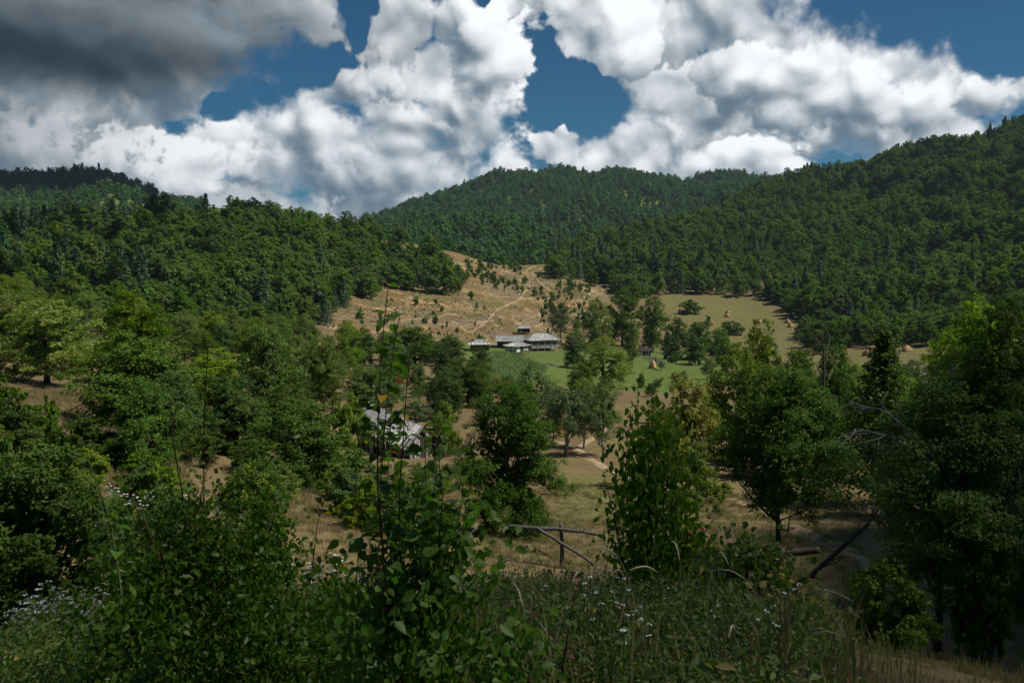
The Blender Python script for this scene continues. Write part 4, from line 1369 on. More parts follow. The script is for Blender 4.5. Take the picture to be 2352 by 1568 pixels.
for side, y in (('near', -BW), ('far', BW)):
    n_ = 26
    for k in range(n_):
        x = -BL + .2 + (2 * BL - .4) * (k + .5) / n_
        if side == 'near' and (.52 < k / n_ < .62 or gh.random() < .1):
            continue
        hh = (eave_z(x) + .05) * (gh.uniform(.93, 1.0) if gh.random() < .75 else gh.uniform(.6, .9))
        plank((x, y, -.7), (x + gh.normal() * .03, y + gh.normal() * .02, hh), .2, 'plank_dark' if gh.random() < .65 else 'plank_grey', 'wall_plank', (0, 1, 0), .04)
for x in (-BL + .1, BL - .1):
    for k in range(13):
        y = -BW + 2 * BW * (k + .5) / 13
        top = eave_z(x) + 1.2 * (1 - abs(y) / BW)
        plank((x, y, -.7), (x, y + gh.normal() * .02, top * gh.uniform(.85, .97)), .2, 'plank_dark' if gh.random() < .5 else 'plank_grey', 'gable_plank', (1, 0, 0), .04)
for x in (-BL, -1.1, 1.1, BL):
    for y in (-BW, BW):
        plank((x, y, -.8), (x, y, eave_z(x)), .16, 'plank_dark', 'post', (0, 1, 0), .16)
for k in range(8):
    x = -BL - .2 + (2 * BL + .4) * k / 7
    for s_ in (-1, 1):
        plank((x, 0, ridge_z(x) - .05), (x + gh.normal() * .05, s_ * (BW + .45), eave_z(x) - .38), .09, 'plank_dark', 'rafter', (1, 0, 0), .1)
plank((-BL - .3, 0, ridge_z(-BL)), (0, 0, ridge_z(0)), .12, 'plank_dark', 'ridge_beam', (0, 0, 1), .12)
plank((0, 0, ridge_z(0)), (BL + .3, 0, ridge_z(BL)), .12, 'plank_dark', 'ridge_beam', (0, 0, 1), .12)
for s_ in (-1, 1):
    nn = Vector((0, s_ * .63, .78))
    x = -BL - .35
    while x < BL + .35:
        w_ = gh.uniform(.15, .24)
        u = (x + BL) / (2 * BL)
        hole = s_ < 0 and .42 < u < .56
        keep_ = gh.random() > (.78 if hole else .05)
        if s_ < 0 and u < .02:
            keep_ = gh.random() > .5
        if keep_:
            a = Vector((x + gh.normal() * .02, 0, ridge_z(x) + .06)) + nn * gh.uniform(0, .05)
            b = Vector((x + gh.normal() * .05, s_ * (BW + .62), eave_z(x) - .44)) + nn * gh.uniform(.0, .07)
            if hole:
                b = a.lerp(b, gh.uniform(.3, .6))
            elif s_ < 0 and u > .6:
                f = gh.uniform(.4, .62)
                m_ = a.lerp(b, f) + nn * gh.uniform(0, .08)
                plank(a, m_, w_ * 1.2, 'roof_pale' if gh.random() < .6 else 'roof', 'roof_plank', nn)
                a = m_ - nn * .03
                if gh.random() < .2:
                    a = None
            elif gh.random() < .1:
                b = a.lerp(b, gh.uniform(.6, .9))
            if a is not None:
                plank(a, b, w_, 'roof' if u < .5 or gh.random() < .4 else 'roof_pale', 'roof_plank', nn)
        x += w_ * .95
for k in range(22):
    u = gh.uniform(.36, .92)
    x = -BL + 2 * BL * u
    f = gh.uniform(.25, 1.05)
    c = Vector((x, -f * (BW + .5), ridge_z(x) - f * 1.65 + gh.uniform(.02, .22)))
    v = Vector((1, gh.normal() * .4, -.2 + gh.normal() * .25)).normalized() * gh.uniform(.4, 1.3)
    plank(c - v * .5, c + v * .5, gh.uniform(.07, .2), 'roof_pale', 'fallen_plank', (0, -.6, .8))

# ---------------------------------------------------------------- hay
def haystack(X, Rr, dlo, dhi, w, h, lab, mat='hay', pole=False):
    d = solve_d(X, Rr, dlo, dhi)
    p = at(X, d)
    e = empty('haystack', (p.x, p.y, p.z - .05), gh.uniform(0, 6))
    tag(e, lab, 'haystack', 'haystacks on the meadows')
    n, m_ = 18, 9
    vs, fs_ = [], []
    for j in range(m_):
        f = j / (m_ - 1)
        r = w / 2 * ((1 - f ** 1.7) ** .62) * (1.03 if j else .93)
        for k in range(n):
            a = 2 * math.pi * k / n
            q = 1 + .09 * math.sin(3 * a + X) + gh.uniform(-.06, .06)
            vs.append((math.cos(a) * r * q, math.sin(a) * r * q, h * f * (1 + gh.uniform(-.02, .02))))
    for j in range(m_ - 1):
        for k in range(n):
            fs_.append((j * n + k, j * n + (k + 1) % n, (j + 1) * n + (k + 1) % n, (j + 1) * n + k))
    mesh_obj('hay_heap', vs, fs_, M[mat], e)
    g = np.random.default_rng(int(X))
    nn = 500
    a = g.uniform(0, 6.28, nn)
    f = g.random(nn) ** 1.2
    r = w / 2 * ((1 - f ** 1.7) ** .62)
    pos = np.stack([np.cos(a) * r, np.sin(a) * r, h * f], -1)
    v, ff = leaf_quads(pos, np.stack([np.cos(a), np.sin(a), np.full(nn, .3)], -1), .32, g, aspect=.12, jitter=.4, droop=1.2)
    o = mesh_obj('loose_straw', v, ff, M[mat], e)
    o['kind'] = 'stuff'
    if pole:
        MB().tube([(0, 0, 0), (.05, 0, h * 1.12)], [.05, .03], 6).build('pole', M['bark'], e)
    return e


def z6(zx, zy):      # helpers that turn places read off enlargements into columns and rows
    return (1300 + zx / 2.94) * .9408, (650 + zy / 2.94) * .9408


HS = [(1073, 326, 'haystack at the left, beside the large round bush of the hay meadow'), (1412, 340, 'topmost haystack on the hay meadow'), (1405, 364, 'haystack half hidden behind the low spreading meadow bush'),
      (1292, 417, 'haystack next to the small round bush on the hay meadow'), (1633, 405, 'haystack right of the low spreading meadow bush'), (1845, 406, 'upper haystack of the pair at the right of the hay meadow'), (1867, 436, 'lower haystack of the pair at the right of the hay meadow')]
for zx, zy, lab in HS:
    haystack(*z6(zx, zy), 270, 470, 2.5, 1.75, lab)
haystack(*z6(1213, 440), 270, 470, 1.4, 1.2, 'smallest haystack on the near side of the hay meadow')
haystack(1503, 846, 160, 245, 1.9, 2.2, 'tall fresh orange haystack beside the brush fence of the green meadow', 'hay_new', True)
haystack(2091, 806, 190, 300, 2.6, 1.7, 'haystack on the lower right meadow behind the lone fir')
haystack(2000, 816, 180, 300, 2.6, 1.7, 'haystack on the lower right meadow left of the lone fir')
haystack(2336, 786, 190, 330, 2.6, 1.7, 'haystack near the right edge on the lower right meadow')


# ---------------------------------------------------------------- fences near the farm
def stake_fence(name, pts, label, h=1.1, step=1.6, dlo=150, dhi=330, rails=2, tilt=.06, r=.045, cat='fence'):
    P3 = [at(X, solve_d(X, Rr, dlo, dhi)) for X, Rr in pts]
    o0 = P3[0].copy()
    e = empty(name, o0)
    tag(e, label, cat)
    for i in range(len(P3) - 1):
        a, b = P3[i], P3[i + 1]
        L = (b - a).length
        n_ = max(1, int(L / step))
        prev = None
        for k in range(n_ + (i == len(P3) - 2)):
            q = a.lerp(b, k / n_)
            q.z = gz(q.x, q.y)
            tp = q + Vector((gh.normal() * tilt, gh.normal() * tilt, 1)) * (h * gh.uniform(.8, 1.15))
            MB().tube([q - Vector((0, 0, .3)) - o0, tp - o0], [r, r * .7], 5).build('stake', M['plank_grey'], e)
            if prev is not None:
                for f in (np.linspace(.35, .85, rails) if rails else ()):
                    MB().tube([prev[0].lerp(prev[1], f) - o0, q.lerp(tp, f) - o0], [.03, .03], 4).build('rail', M['plank_grey'], e)
            prev = (q, tp)
    return e


def z7(zx, zy):
    return (1100 + zx / 7.35) * .9408, (770 + zy / 7.35) * .9408


def z5(zx, zy):
    return (1380 + zx / 5.88) * .9408, (780 + zy / 5.88) * .9408


stake_fence('yard_fence', [z7(470, 400), z7(600, 385), z7(870, 360)], 'line of thin grey fence stakes behind the left wooden hut', 1.3, 2.2, 250, 330)
stake_fence('yard_fence', [z7(1430, 330), z7(1620, 340), z7(1800, 400)], 'thin stake fence behind the largest farmhouse', 1.2, 2.4, 255, 340)
stake_fence('maize_fence', [z7(490, 740), z7(740, 745), z7(760, 720)], 'short crooked fence between the left hut and the maize', 1.1, 1.2, 215, 280)
stake_fence('garden_fence', [z7(1500, 850), z7(1700, 930)], 'low wire fence right of the maize field ending at a gate', .9, 2.2, 190, 270)
stake_fence('garden_gate', [z7(1690, 945), z7(1750, 940)], 'small grey picket gate right of the maize field', 1.0, .28, 185, 270, cat='gate')
stake_fence('garden_fence', [z7(1760, 930), z7(1950, 930)], 'low fence running right from the picket gate', .9, 1.6, 190, 270)
stake_fence('brush_fence', [z5(1050, 500), z5(1200, 545), z5(1330, 620), z5(1490, 700)], 'bristly brush fence crossing the small green meadow', 1.25, .55, 170, 260, 2, .25, .05)
e = stake_fence('log_pile', [z5(840, 775), z5(1050, 770)], 'dark heap of branches lying on the green meadow', .35, .5, 160, 240, 2, .9, .06, cat='wood pile')

# ---------------------------------------------------------------- maize field
M['maize'] = leaf_mat('maize_leaf', (.10, .165, .045), (.20, .27, .085), (.30, .29, .09), trans=.35, hue_rand=.5)


def maize_mesh(g):
    vs, fs_ = [], []
    h = 2.0 * g.uniform(.85, 1.1)
    mb = MB().tube([(0, 0, -.1), (.02, 0, h)], [.03, .012], 4)
    for k in range(9):
        a = k * 2.6 + g.normal() * .3
        z = .25 + k * .19
        L = .75 * (1 - .04 * k)
        dx, dy = math.cos(a), math.sin(a)
        pr = [(0, 0), (.35 * L, .28), (.75 * L, .22), (L, -.10)]
        base = len(mb.v)
        for (r, dz), wd in zip(pr, (.05, .075, .055, .006)):
            mb.v.append((dx * r - dy * wd, dy * r + dx * wd, z + dz))
            mb.v.append((dx * r + dy * wd, dy * r - dx * wd, z + dz))
        for q in range(3):
            i = base + q * 2
            mb.f.append((i, i + 1, i + 3, i + 2))
    return mb


CORN = [z7(420, 760), z7(760, 700), z7(1000, 715), z7(1400, 790), z7(1500, 900), z7(1740, 1000), z7(1620, 1110), z7(1200, 1260), z7(760, 1290), z7(600, 1000)]
cx_, cy_ = jitter_points(-40, 40, 130, 290, .62, gm)
cz_ = ground(cx_, cy_)
cX, cR = to_px(cx_, cy_, cz_ + 1.0)
mc = in_poly(cX, cR, CORN) & (np.hypot(cx_, cy_) > 150) & (np.hypot(cx_, cy_) < 262)
cx_, cy_, cz_ = cx_[mc], cy_[mc], cz_[mc]
mz = []
for k in range(3):
    e = empty('maize_plant', (cx_[k], cy_[k], cz_[k]), k)
    tag(e, 'tall green maize plant at the near edge of the maize field', 'maize', 'maize plants at the field edge')
    mz.append(maize_mesh(np.random.default_rng(k)).build('stalk_and_leaves', M['maize'], e))
n = len(cx_) - 3
s_ = gm.uniform(.8, 1.15, n)
tag(scatter('maize_field', np.stack([cx_[3:], cy_[3:], cz_[3:]], -1), gm.integers(0, 3, n), np.stack([s_, s_, s_], -1), mz), 'bright green maize field in front of the wooden houses', 'field', kind='stuff')


# ---------------------------------------------------------------- dirt tracks
def track(name, pts, w):
    line = []
    for i in range(len(pts) - 1):
        (X0, r0), (X1, r1) = pts[i], pts[i + 1]
        a, b = at(X0, solve_d(X0, r0, 18, 120)), at(X1, solve_d(X1, r1, 18, 120))
        n_ = max(2, int((b - a).length / .35))
        line += [a.lerp(b, k / n_) for k in range(n_)]
    line = [Vector((p.x, p.y, 0)) for p in line]
    for _ in range(30):
        line = [line[0]] + [(line[i - 1] + line[i] * 2 + line[i + 1]) / 4 for i in range(1, len(line) - 1)] + [line[-1]]
    vs, m_ = [], 7
    for i, p in enumerate(line):
        t = (line[min(i + 1, len(line) - 1)] - line[max(i - 1, 0)]).normalized()
        nn = Vector((-t.y, t.x, 0))
        ww = w * (1 + .5 * float(fbm(np.array([i * .12]), np.array([3.0]), 4)[0]))
        for k in range(m_):
            u = (k / (m_ - 1) - .5) * ww * (1 + .25 * float(vnoise(np.array([i * .5]), np.array([k * 3.0]), 6)[0]))
            q = p + nn * u
            vs.append((q.x, q.y, gz(q.x, q.y) + (.05 if 0 < k < m_ - 1 else -.06)))
    fs_ = [(i * m_ + k, i * m_ + k + 1, (i + 1) * m_ + k + 1, (i + 1) * m_ + k) for i in range(len(line) - 1) for k in range(m_ - 1)]
    return tag(mesh_obj(name, vs, fs_, M['dirt'], smooth_=True), kind='structure')


track('dirt_track', [(1260, 1012), (1330, 1030), (1370, 1060), (1420, 1085), (1500, 1115), (1600, 1135), (1680, 1145), (1760, 1165), (1850, 1215), (1960, 1265), (2060, 1320)], 1.15)
track('footpath', [(1420, 960), (1380, 1000), (1330, 1030)], .8)

def hill_path(pts, w):
    """trodden path up the brown slope"""
    line = []
    for (a, b_), (c_, e_) in zip(pts, pts[1:]):
        X0, r0, X1, r1 = (800 + a / 3.618) * .9408, (550 + b_ / 3.618) * .9408, (800 + c_ / 3.618) * .9408, (550 + e_ / 3.618) * .9408
        p, q = at(X0, solve_d(X0, r0, 255, 540)), at(X1, solve_d(X1, r1, 255, 540))
        n_ = max(2, int((q - p).length / 1.5))
        line += [p.lerp(q, k / n_) for k in range(n_)]
    line = [Vector((p.x, p.y, 0)) for p in line]
    for _ in range(6):
        line = [line[0]] + [(line[i - 1] + line[i] * 2 + line[i + 1]) / 4 for i in range(1, len(line) - 1)] + [line[-1]]
    vs, m_ = [], 5
    for i, p in enumerate(line):
        t = (line[min(i + 1, len(line) - 1)] - line[max(i - 1, 0)]).normalized()
        nn = Vector((-t.y, t.x, 0))
        ww = .62 * w * (1 + 1.3 * float(fbm(np.array([i * .21]), np.array([w * 9]), 4)[0]))
        for k in range(m_):
            q = p + nn * ((k / (m_ - 1) - .5) * ww)
            vs.append((q.x, q.y, gz(q.x, q.y) + (.16 if 0 < k < m_ - 1 else -.15)))
    fs_ = [(i * m_ + k, i * m_ + k + 1, (i + 1) * m_ + k + 1, (i + 1) * m_ + k) for i in range(len(line) - 1) for k in range(m_ - 1)]
    tag(mesh_obj('footpath', vs, fs_, M['dirt_pale'], smooth_=True), kind='structure')


M['dirt_pale'] = plain_mat('pale_dirt', (.20, .138, .072), (.36, .255, .142), .35, .95)
hill_path([(1790, 540), (1740, 590), (1690, 660), (1610, 690), (1500, 740), (1430, 820), (1330, 900), (1250, 960)], 2.0)
hill_path([(1720, 540), (1690, 610), (1670, 660)], 1.4)
hill_path([(1440, 830), (1500, 900), (1560, 930)], 1.5)
hill_path([(1500, 740), (1440, 690), (1380, 640)], 1.2)
hill_path([(1100, 850), (1180, 900), (1240, 960)], 1.8)
hill_path([(1950, 640), (1900, 720), (1860, 790), (1900, 870), (1800, 910)], 1.8)
hill_path([(1830, 360), (1740, 400), (1800, 430), (1850, 480), (1950, 560), (1990, 620)], 1.6)
hill_path([(900, 860), (1000, 800), (1090, 780), (1180, 790)], 1.2)

# low scrub, thistles and stones roughening the brown slope
rx_, ry_ = jitter_points(-115, 60, 258, 540, 1.5, gm)
rz_ = ground(rx_, ry_)
rX, rR = to_px(rx_, ry_, rz_)
cl_ = np.clip(.35 + 2.0 * fbm(rx_ / 11, ry_ / 20, 43, 4), 0, 1)
mr = in_poly(rX, rR, BROWN) & (gm.random(len(rx_)) < .04 + .42 * cl_ ** 2) & (np.hypot(rx_, ry_) < 520)
n = int(mr.sum())
s_ = gm.uniform(.10, .30, n)
shr = [next(o for o in COL.objects if o.type == 'MESH' and o.data == cm) for tm, cm in PROTO['shrub']]
tag(scatter('slope_scrub', np.stack([rx_[mr], ry_[mr], rz_[mr]], -1), gm.integers(0, len(shr), n), np.stack([s_ * 1.5, s_ * 1.5, s_], -1), shr), 'low scattered scrub roughening the bare brown hillside', 'scrub', kind='stuff')


# ---------------------------------------------------------------- foreground
def px3(X, Rr, d):
    """point at picture column X, row Rr, d metres out"""
    xc, yc = (X - CX) / FPX, (CY - Rr) / FPX
    v = Vector((xc, CP + yc * SP, yc * CP - SP))
    return CAM + v * (d / math.hypot(v.x, v.y))


def leaf_shape(L, W, curl, fold, n=5, pet=.35, tip=1.0):
    """a pointed oval leaf: stalk at the origin, blade along +X, arching down, folded along the midrib"""
    vs, fs_ = [], []
    x, z, a = 0.0, 0.0, .25
    st = []
    for i in range(n + 1):
        st.append((x, z))
        a -= curl / n
        x += L / n * math.cos(a)
        z += L / n * math.sin(a)
    px_ = pet * L
    vs += [(0, -.004 * L / .06 * .3, 0), (0, .004 * L / .06 * .3, 0), (px_, 0, .0)]
    fs_.append((0, 1, 2))
    for i, (x, z) in enumerate(st):
        t = i / n
        w = W / 2 * (math.sin(math.pi * min(1, t ** .8 * .97 + .03)) ** .75) if 0 < i < n else .001
        vs += [(px_ + x, -w, z + w * fold), (px_ + x, 0, z), (px_ + x, w, z + w * fold)]
    for i in range(n):
        b = 3 + i * 3
        fs_ += [(b, b + 3, b + 4, b + 1), (b + 1, b + 4, b + 5, b + 2)]
    return vs, fs_


def leaf_data(name, mat, L, W, curl, fold):
    v, f = leaf_shape(L, W, curl, fold)
    me = bpy.data.meshes.new(name)
    me.from_pydata(v, [], f)
    me.materials.append(mat)
    me.polygons.foreach_set('use_smooth', np.ones(len(me.polygons), bool))
    return me


M['pear'] = leaf_mat('pear_leaf', (.070, .138, .018), (.130, .195, .028), trans=.5, rough=.45, spec=.3)
M['pear_red'] = leaf_mat('reddened_leaf', (.30, .06, .03), (.36, .14, .03), trans=.4, rough=.4, spec=.4)
M['pear_yellow'] = leaf_mat('yellow_leaf', (.40, .26, .03), (.48, .34, .05), trans=.45, rough=.4, spec=.4)
M['weed'] = leaf_mat('weed_leaf', (.060, .110, .020), (.135, .180, .036), (.30, .24, .06), trans=.38)
M['nettle'] = leaf_mat('fresh_leaf', (.10, .20, .03), (.14, .25, .04), trans=.45, rough=.45)
M['drygrass'] = leaf_mat('dry_grass_blade', (.13, .095, .05), (.27, .20, .11), trans=.3, hue_rand=.35)
M['greengrass'] = leaf_mat('green_grass_blade', (.10, .13, .03), (.20, .21, .06), trans=.35, hue_rand=.5)
M['stem'] = plain_mat('young_stem', (.050, .028, .020), (.10, .060, .040), 20, .7, (1, 1, .3))
M['green_stem'] = plain_mat('green_stem', (.08, .10, .03), (.13, .15, .05), 20, .7)
M['petal'] = plain_mat('white_petal', (.80, .78, .73), (.86, .85, .80), 30, .8)
M['old_pole'] = plain_mat('old_pole', (.05, .046, .04), (.13, .12, .105), 14, .95, (1, 1, .4), .4)
M['seed'] = plain_mat('seed_head', (.42, .34, .20), (.58, .48, .31), 40, .9)
LEAF = {}
for nm in ('pear', 'pear_red', 'pear_yellow', 'nettle'):
    LEAF[nm] = [leaf_data(nm + '_leaf', M[nm], 1.0, w, c, f) for w, c, f in ((.62, 1.5, .35), (.70, 1.0, .55), (.56, 2.1, .3), (.66, .6, .2))]
gs = np.random.default_rng(31)


def put_leaf(parent, o0, p, dirv, size, kind='pear', name='leaf'):
    me = LEAF[kind][int(gs.integers(4))]
    o = bpy.data.objects.new(name, me)
    COL.objects.link(o)
    o.parent = parent
    xax = dirv.normalized()
    up = Vector((gs.normal() * .35, gs.normal() * .35, 1.0))
    yax = up.cross(xax)
    if yax.length < .05:
        yax = Vector((1, 0, 0)).cross(xax)
    yax.normalize()
    zax = xax.cross(yax)
    m3 = Matrix((xax, yax, zax)).transposed()
    o.matrix_local = Matrix.Translation(p - o0) @ m3.to_4x4() @ Matrix.Scale(size, 4)
    return o


def spline(pts, n):
    """smooth points along a polyline"""
    pts = [Vector(p) for p in pts]
    out = []
    for i in range(len(pts) - 1):
        p0, p1, p2, p3 = pts[max(i - 1, 0)], pts[i], pts[i + 1], pts[min(i + 2, len(pts) - 1)]
        for k in range(n):
            t = k / n
            out.append(.5 * ((2 * p1) + (p2 - p0) * t + (2 * p0 - 5 * p1 + 4 * p2 - p3) * t * t + (3 * p1 - p0 - 3 * p2 + p3) * t ** 3))
    out.append(pts[-1])
    return out


def shoot(root, pts, r0, r1, leaf, gap, f0=.12, kinds=('pear',), red=.02, name='stem', mat='stem', spread=1.0, lift=.35):
    """one upright shoot with its leaves set round it; the leaves are pieces of the stem"""
    o0 = Vector(root.location)
    line = spline(pts, 7)
    seg = [0.0]
    for a, b in zip(line, line[1:]):
        seg.append(seg[-1] + (b - a).length)
    L = seg[-1]
    mb = MB().tube([p - o0 for p in line], [r0 + (r1 - r0) * s_ / L for s_ in seg], 6)
    st = mb.build(name, M[mat], root, True)
    s_, k = L * f0, 0
    ang = gs.uniform(0, 6.28)
    while s_ < L:
        i = max(j for j in range(len(seg)) if seg[j] <= s_)
        i = min(i, len(line) - 2)
        t = (s_ - seg[i]) / max(1e-6, seg[i + 1] - seg[i])
        p = line[i].lerp(line[i + 1], t)
        ang += 2.4 + gs.normal() * .35
        top = s_ / L
        dv = Vector((math.cos(ang) * spread, math.sin(ang) * spread, lift + .5 * (top > .93) + gs.normal() * .18))
        kd = kinds[int(gs.integers(len(kinds)))]
        if gs.random() < red:
            kd = 'pear_red' if gs.random() < .5 else 'pear_yellow'
        put_leaf(st, o0, p, dv, leaf * gs.uniform(.75, 1.2) * (1 - .25 * (top > .92)), kd)
        s_ += gap * gs.uniform(.6, 1.4)
        k += 1
    return st


def leaf_cloud(name, zones, size, mat, parent=None, o0=Vector((0, 0, 0)), jitter=.8, droop=.5, W=.62, simple=False):
    """a mass of leaves in soft clumps; zones: centre, half sizes, count"""
    vs, fs_, b = [], [], 0
    P_ = []
    for c, hs, n in zones:
        ncl = max(4, n // 26)
        cc = rand_dir(ncl, gs) * (gs.random((ncl, 1)) ** .4) * np.array(hs) + np.array(c)
        k = gs.integers(0, ncl, n)
        P_.append(cc[k] + gs.normal(size=(n, 3)) * size * 2.0)
    P_ = np.concatenate(P_)
    n = len(P_)
    nrm = unit(gs.normal(size=(n, 3)) * jitter + np.array([0, -.25, .9]))
    ax = unit(np.cross(nrm, rand_dir(n, gs)) + np.array([0, 0, -droop]))
    nrm = unit(nrm - ax * np.sum(nrm * ax, -1, keepdims=True))
    sd_ = np.cross(nrm, ax)
    s_ = size * gs.uniform(.6, 1.3, (n, 1))
    if simple:
        V, F = leaf_quads(P_, nrm, size * np.exp(gs.normal(size=(len(P_), 1)) * .38), gs, aspect=W, fold=.5, jitter=.35)
        return mesh_obj(name, V, F, M[mat], parent)
    rows = []
    for t, w, z in ((0, 0, 0), (.28, .5, .04), (.28, -.5, .04), (.62, .42, -.02), (.62, -.42, -.02), (1, 0, -.18), (.45, 0, -.05)):
        rows.append(P_ + ax * s_ * (t - .4) + sd_ * s_ * w * W + nrm * s_ * z * 1.4)
    V = np.stack(rows, 1).reshape(-1, 3) - np.array(o0)
    i = np.arange(n)[:, None] * 7
    tri = [(0, 6, 1), (0, 2, 6), (1, 6, 3), (2, 4, 6), (3, 6, 5), (4, 5, 6)]
    F = np.concatenate([np.concatenate([i + a for a in t], 1) for t in tri], 1).reshape(-1, 3)
    o = mesh_obj(name, V, F, M[mat], parent)
    return o


def zone_px(X, Rr, d, rx, ry, dd, n):
    c = px3(X, Rr, d)
    return (tuple(c), (px_size(rx, d), dd, px_size(ry, d)), n)


def zA(zx, zy):
    return (800 + zx / 2.75) * .9408, (680 + zy / 2.75) * .9408


# pear sapling with tall leafy shoots, centre
b = at(925, 3.3)
sap = empty('pear_sapling', b)
tag(sap, 'tall pear sapling with upright leafy shoots in the centre foreground', 'sapling')
base = b + Vector((0, 0, .05))


def zs(lst, d0, d1):
    n = len(lst)
    return [px3(*zA(*q), d0 + (d1 - d0) * i / max(1, n - 1)) for i, q in enumerate(lst)]


for lst, d0, d1, r, gap in ((((345, 1560), (338, 1000), (362, 500), (405, 55)), 3.2, 3.25, .0075, .042), (((355, 1560), (392, 900), (442, 480), (482, 262)), 3.3, 3.1, .006, .042),
                            (((405, 1560), (415, 1100), (452, 600), (440, 500)), 3.35, 3.5, .0055, .042), (((480, 1560), (505, 1100), (530, 750), (556, 470)), 3.2, 3.0, .0065, .046),
                            (((655, 1560), (656, 1250), (652, 1030)), 3.3, 3.3, .005, .035), (((765, 1560), (750, 1250), (742, 985), (752, 930)), 3.1, 3.1, .0055, .034),
                            (((205, 1560), (192, 1300), (180, 1110)), 3.4, 3.4, .005, .07), (((700, 1560), (722, 1350), (735, 1150)), 3.2, 3.2, .004, .045),
                            (((860, 1700), (900, 1500), (905, 1330)), 3.1, 3.0, .004, .032)):
    P3 = zs(lst, d0, d1)
    shoot(sap, [base + Vector((gs.normal() * .04, gs.normal() * .04, 0)), base.lerp(P3[0], .55)] + P3, r * .72, .0016, .064, gap * .54, f0=.3 if lst[0][1] < 1600 else .4)
m = leaf_cloud('leaf_mass', [zone_px(960, 1300, 3.2, 150, 150, .22, 520), zone_px(1060, 1240, 3.2, 90, 80, .2, 200), zone_px(1030, 1480, 3.1, 160, 140, .25, 720), zone_px(880, 1480, 3.2, 120, 120, .22, 520), zone_px(1120, 1560, 2.9, 120, 80, .2, 320)], .046, 'pear', sap, b)
m['kind'] = 'stuff'
for k in range(9):       # twigs in the lower mass
    p1 = px3(gs.uniform(860, 1130), gs.uniform(1230, 1420), 3.1 + gs.uniform(-.1, .2))
    MB().tube([base - b, (base.lerp(p1, .5) + Vector((0, 0, .05))) - b, p1 - b], [.006, .004, .002], 5).build('twig', M['stem'], sap, True)

# thin pear bush with small leaves, left of centre
b2 = at(470, 4.6)
sap2 = empty('pear_bush', b2)
tag(sap2, 'bushy wild pear with thin small-leaved shoots left of centre in the foreground', 'bush')
base2 = b2 + Vector((0, 0, .05))
for lst, gap, rd in ((((440, 1400), (425, 1180), (398, 1010), (392, 900)), .034, .08), (((470, 1380), (468, 1100), (470, 930), (478, 795)), .06, .2), (((470, 1250), (520, 1150), (590, 1090), (632, 1040)), .034, .03),
                     (((450, 1250), (470, 1100), (500, 1020), (545, 960)), .036, .04), (((430, 1300), (400, 1170), (385, 1060)), .034, .05), (((560, 1350), (610, 1230), (640, 1130)), .036, .05),
                     (((520, 1300), (540, 1160), (560, 1050)), .034, .03), (((500, 1350), (498, 1200), (505, 1100)), .034, .02)):
    P3 = [px3(X, Rr, 4.5 + gs.uniform(-.25, .25)) for X, Rr in lst]
    shoot(sap2, [base2, base2.lerp(P3[0], .6)] + P3, .007, .002, .040, gap, f0=.4, red=rd)
m = leaf_cloud('leaf_mass', [zone_px(520, 1270, 4.4, 200, 90, .35, 1200), zone_px(380, 1230, 4.6, 110, 90, .35, 700), zone_px(560, 1180, 4.5, 90, 70, .3, 420), zone_px(300, 1360, 4.3, 160, 110, .4, 1200), zone_px(560, 1400, 4.2, 260, 110, .5, 2600), zone_px(660, 1510, 3.9, 260, 100, .4, 2200), zone_px(360, 1500, 4.0, 200, 110, .4, 1500)], .034, 'pear', sap2, b2)
m['kind'] = 'stuff'
# reddish shoot between the two
b3 = at(720, 4.8)
sap3 = empty('pear_shoot', b3)
tag(sap3, 'slender pear shoot with red and orange leaves before the dry grass', 'sapling')
for lst in (((690, 1430), (715, 1320), (730, 1200), (755, 1120)), ((700, 1430), (760, 1330), (800, 1270))):
    P3 = [px3(X, Rr, 4.8) for X, Rr in lst]
    shoot(sap3, [b3, b3.lerp(P3[0], .6)] + P3, .006, .002, .045, .055, f0=.5, red=.8)

# fresh green stem at the far left
b4 = at(250, 4.2)
nt = empty('green_weed', b4)
tag(nt, 'bright green tall weed with long drooping leaves on the left', 'weed')
P3 = [px3(X, Rr, 4.1) for X, Rr in ((285, 1420), (262, 1250), (235, 1150), (205, 1060))]
shoot(nt, [b4, b4.lerp(P3[0], .6)] + P3, .009, .003, .085, .032, f0=.4, kinds=('nettle',), red=0, mat='green_stem', lift=.15)

# column shaped young pear right of centre
b5 = at(1490, 6.6)
col5 = empty('pear_tree', b5)
tag(col5, 'dense column-shaped young pear tree right of centre with a few red leaves', 'tree')
base5 = b5 + Vector((0, 0, .02))
for k, (X1, R1, X0) in enumerate(((1465, 880, 1470), (1500, 900, 1490), (1440, 985, 1460), (1530, 955, 1520), (1555, 1040, 1530), (1490, 960, 1490), (1435, 1060, 1460), (1560, 1110, 1540))):
    P3 = [px3(X0, 1320, 6.6), px3((X0 + X1) / 2, (1320 + R1) / 2, 6.6 + gs.uniform(-.15, .15)), px3(X1, R1, 6.6 + gs.uniform(-.2, .2))]
    shoot(col5, [base5] + P3, .011, .002, .058, .048, f0=.3, red=.03)
for X1, R1, X0, R0 in ((1385, 1080, 1430, 1290), (1400, 1150, 1440, 1320), (1610, 1160, 1550, 1320), (1640, 1190, 1560, 1340)):
    P3 = [px3(X0, R0, 6.5), px3((X0 + X1) / 2, (R0 + R1) / 2 - 10, 6.4), px3(X1, R1, 6.4)]
    shoot(col5, [base5] + P3, .008, .002, .055, .042, f0=.55, red=.35 if X1 > 1600 else .12)
m = leaf_cloud('leaf_mass', [zone_px(1495, 1010, 6.6, 50, 80, .2, 420), zone_px(1500, 1110, 6.6, 70, 90, .28, 900), zone_px(1500, 1210, 6.6, 76, 90, .3, 1100), zone_px(1490, 1310, 6.6, 85, 70, .28, 800), zone_px(1560, 1270, 6.5, 70, 50, .2, 350)], .052, 'pear', col5, b5, droop=1.1)
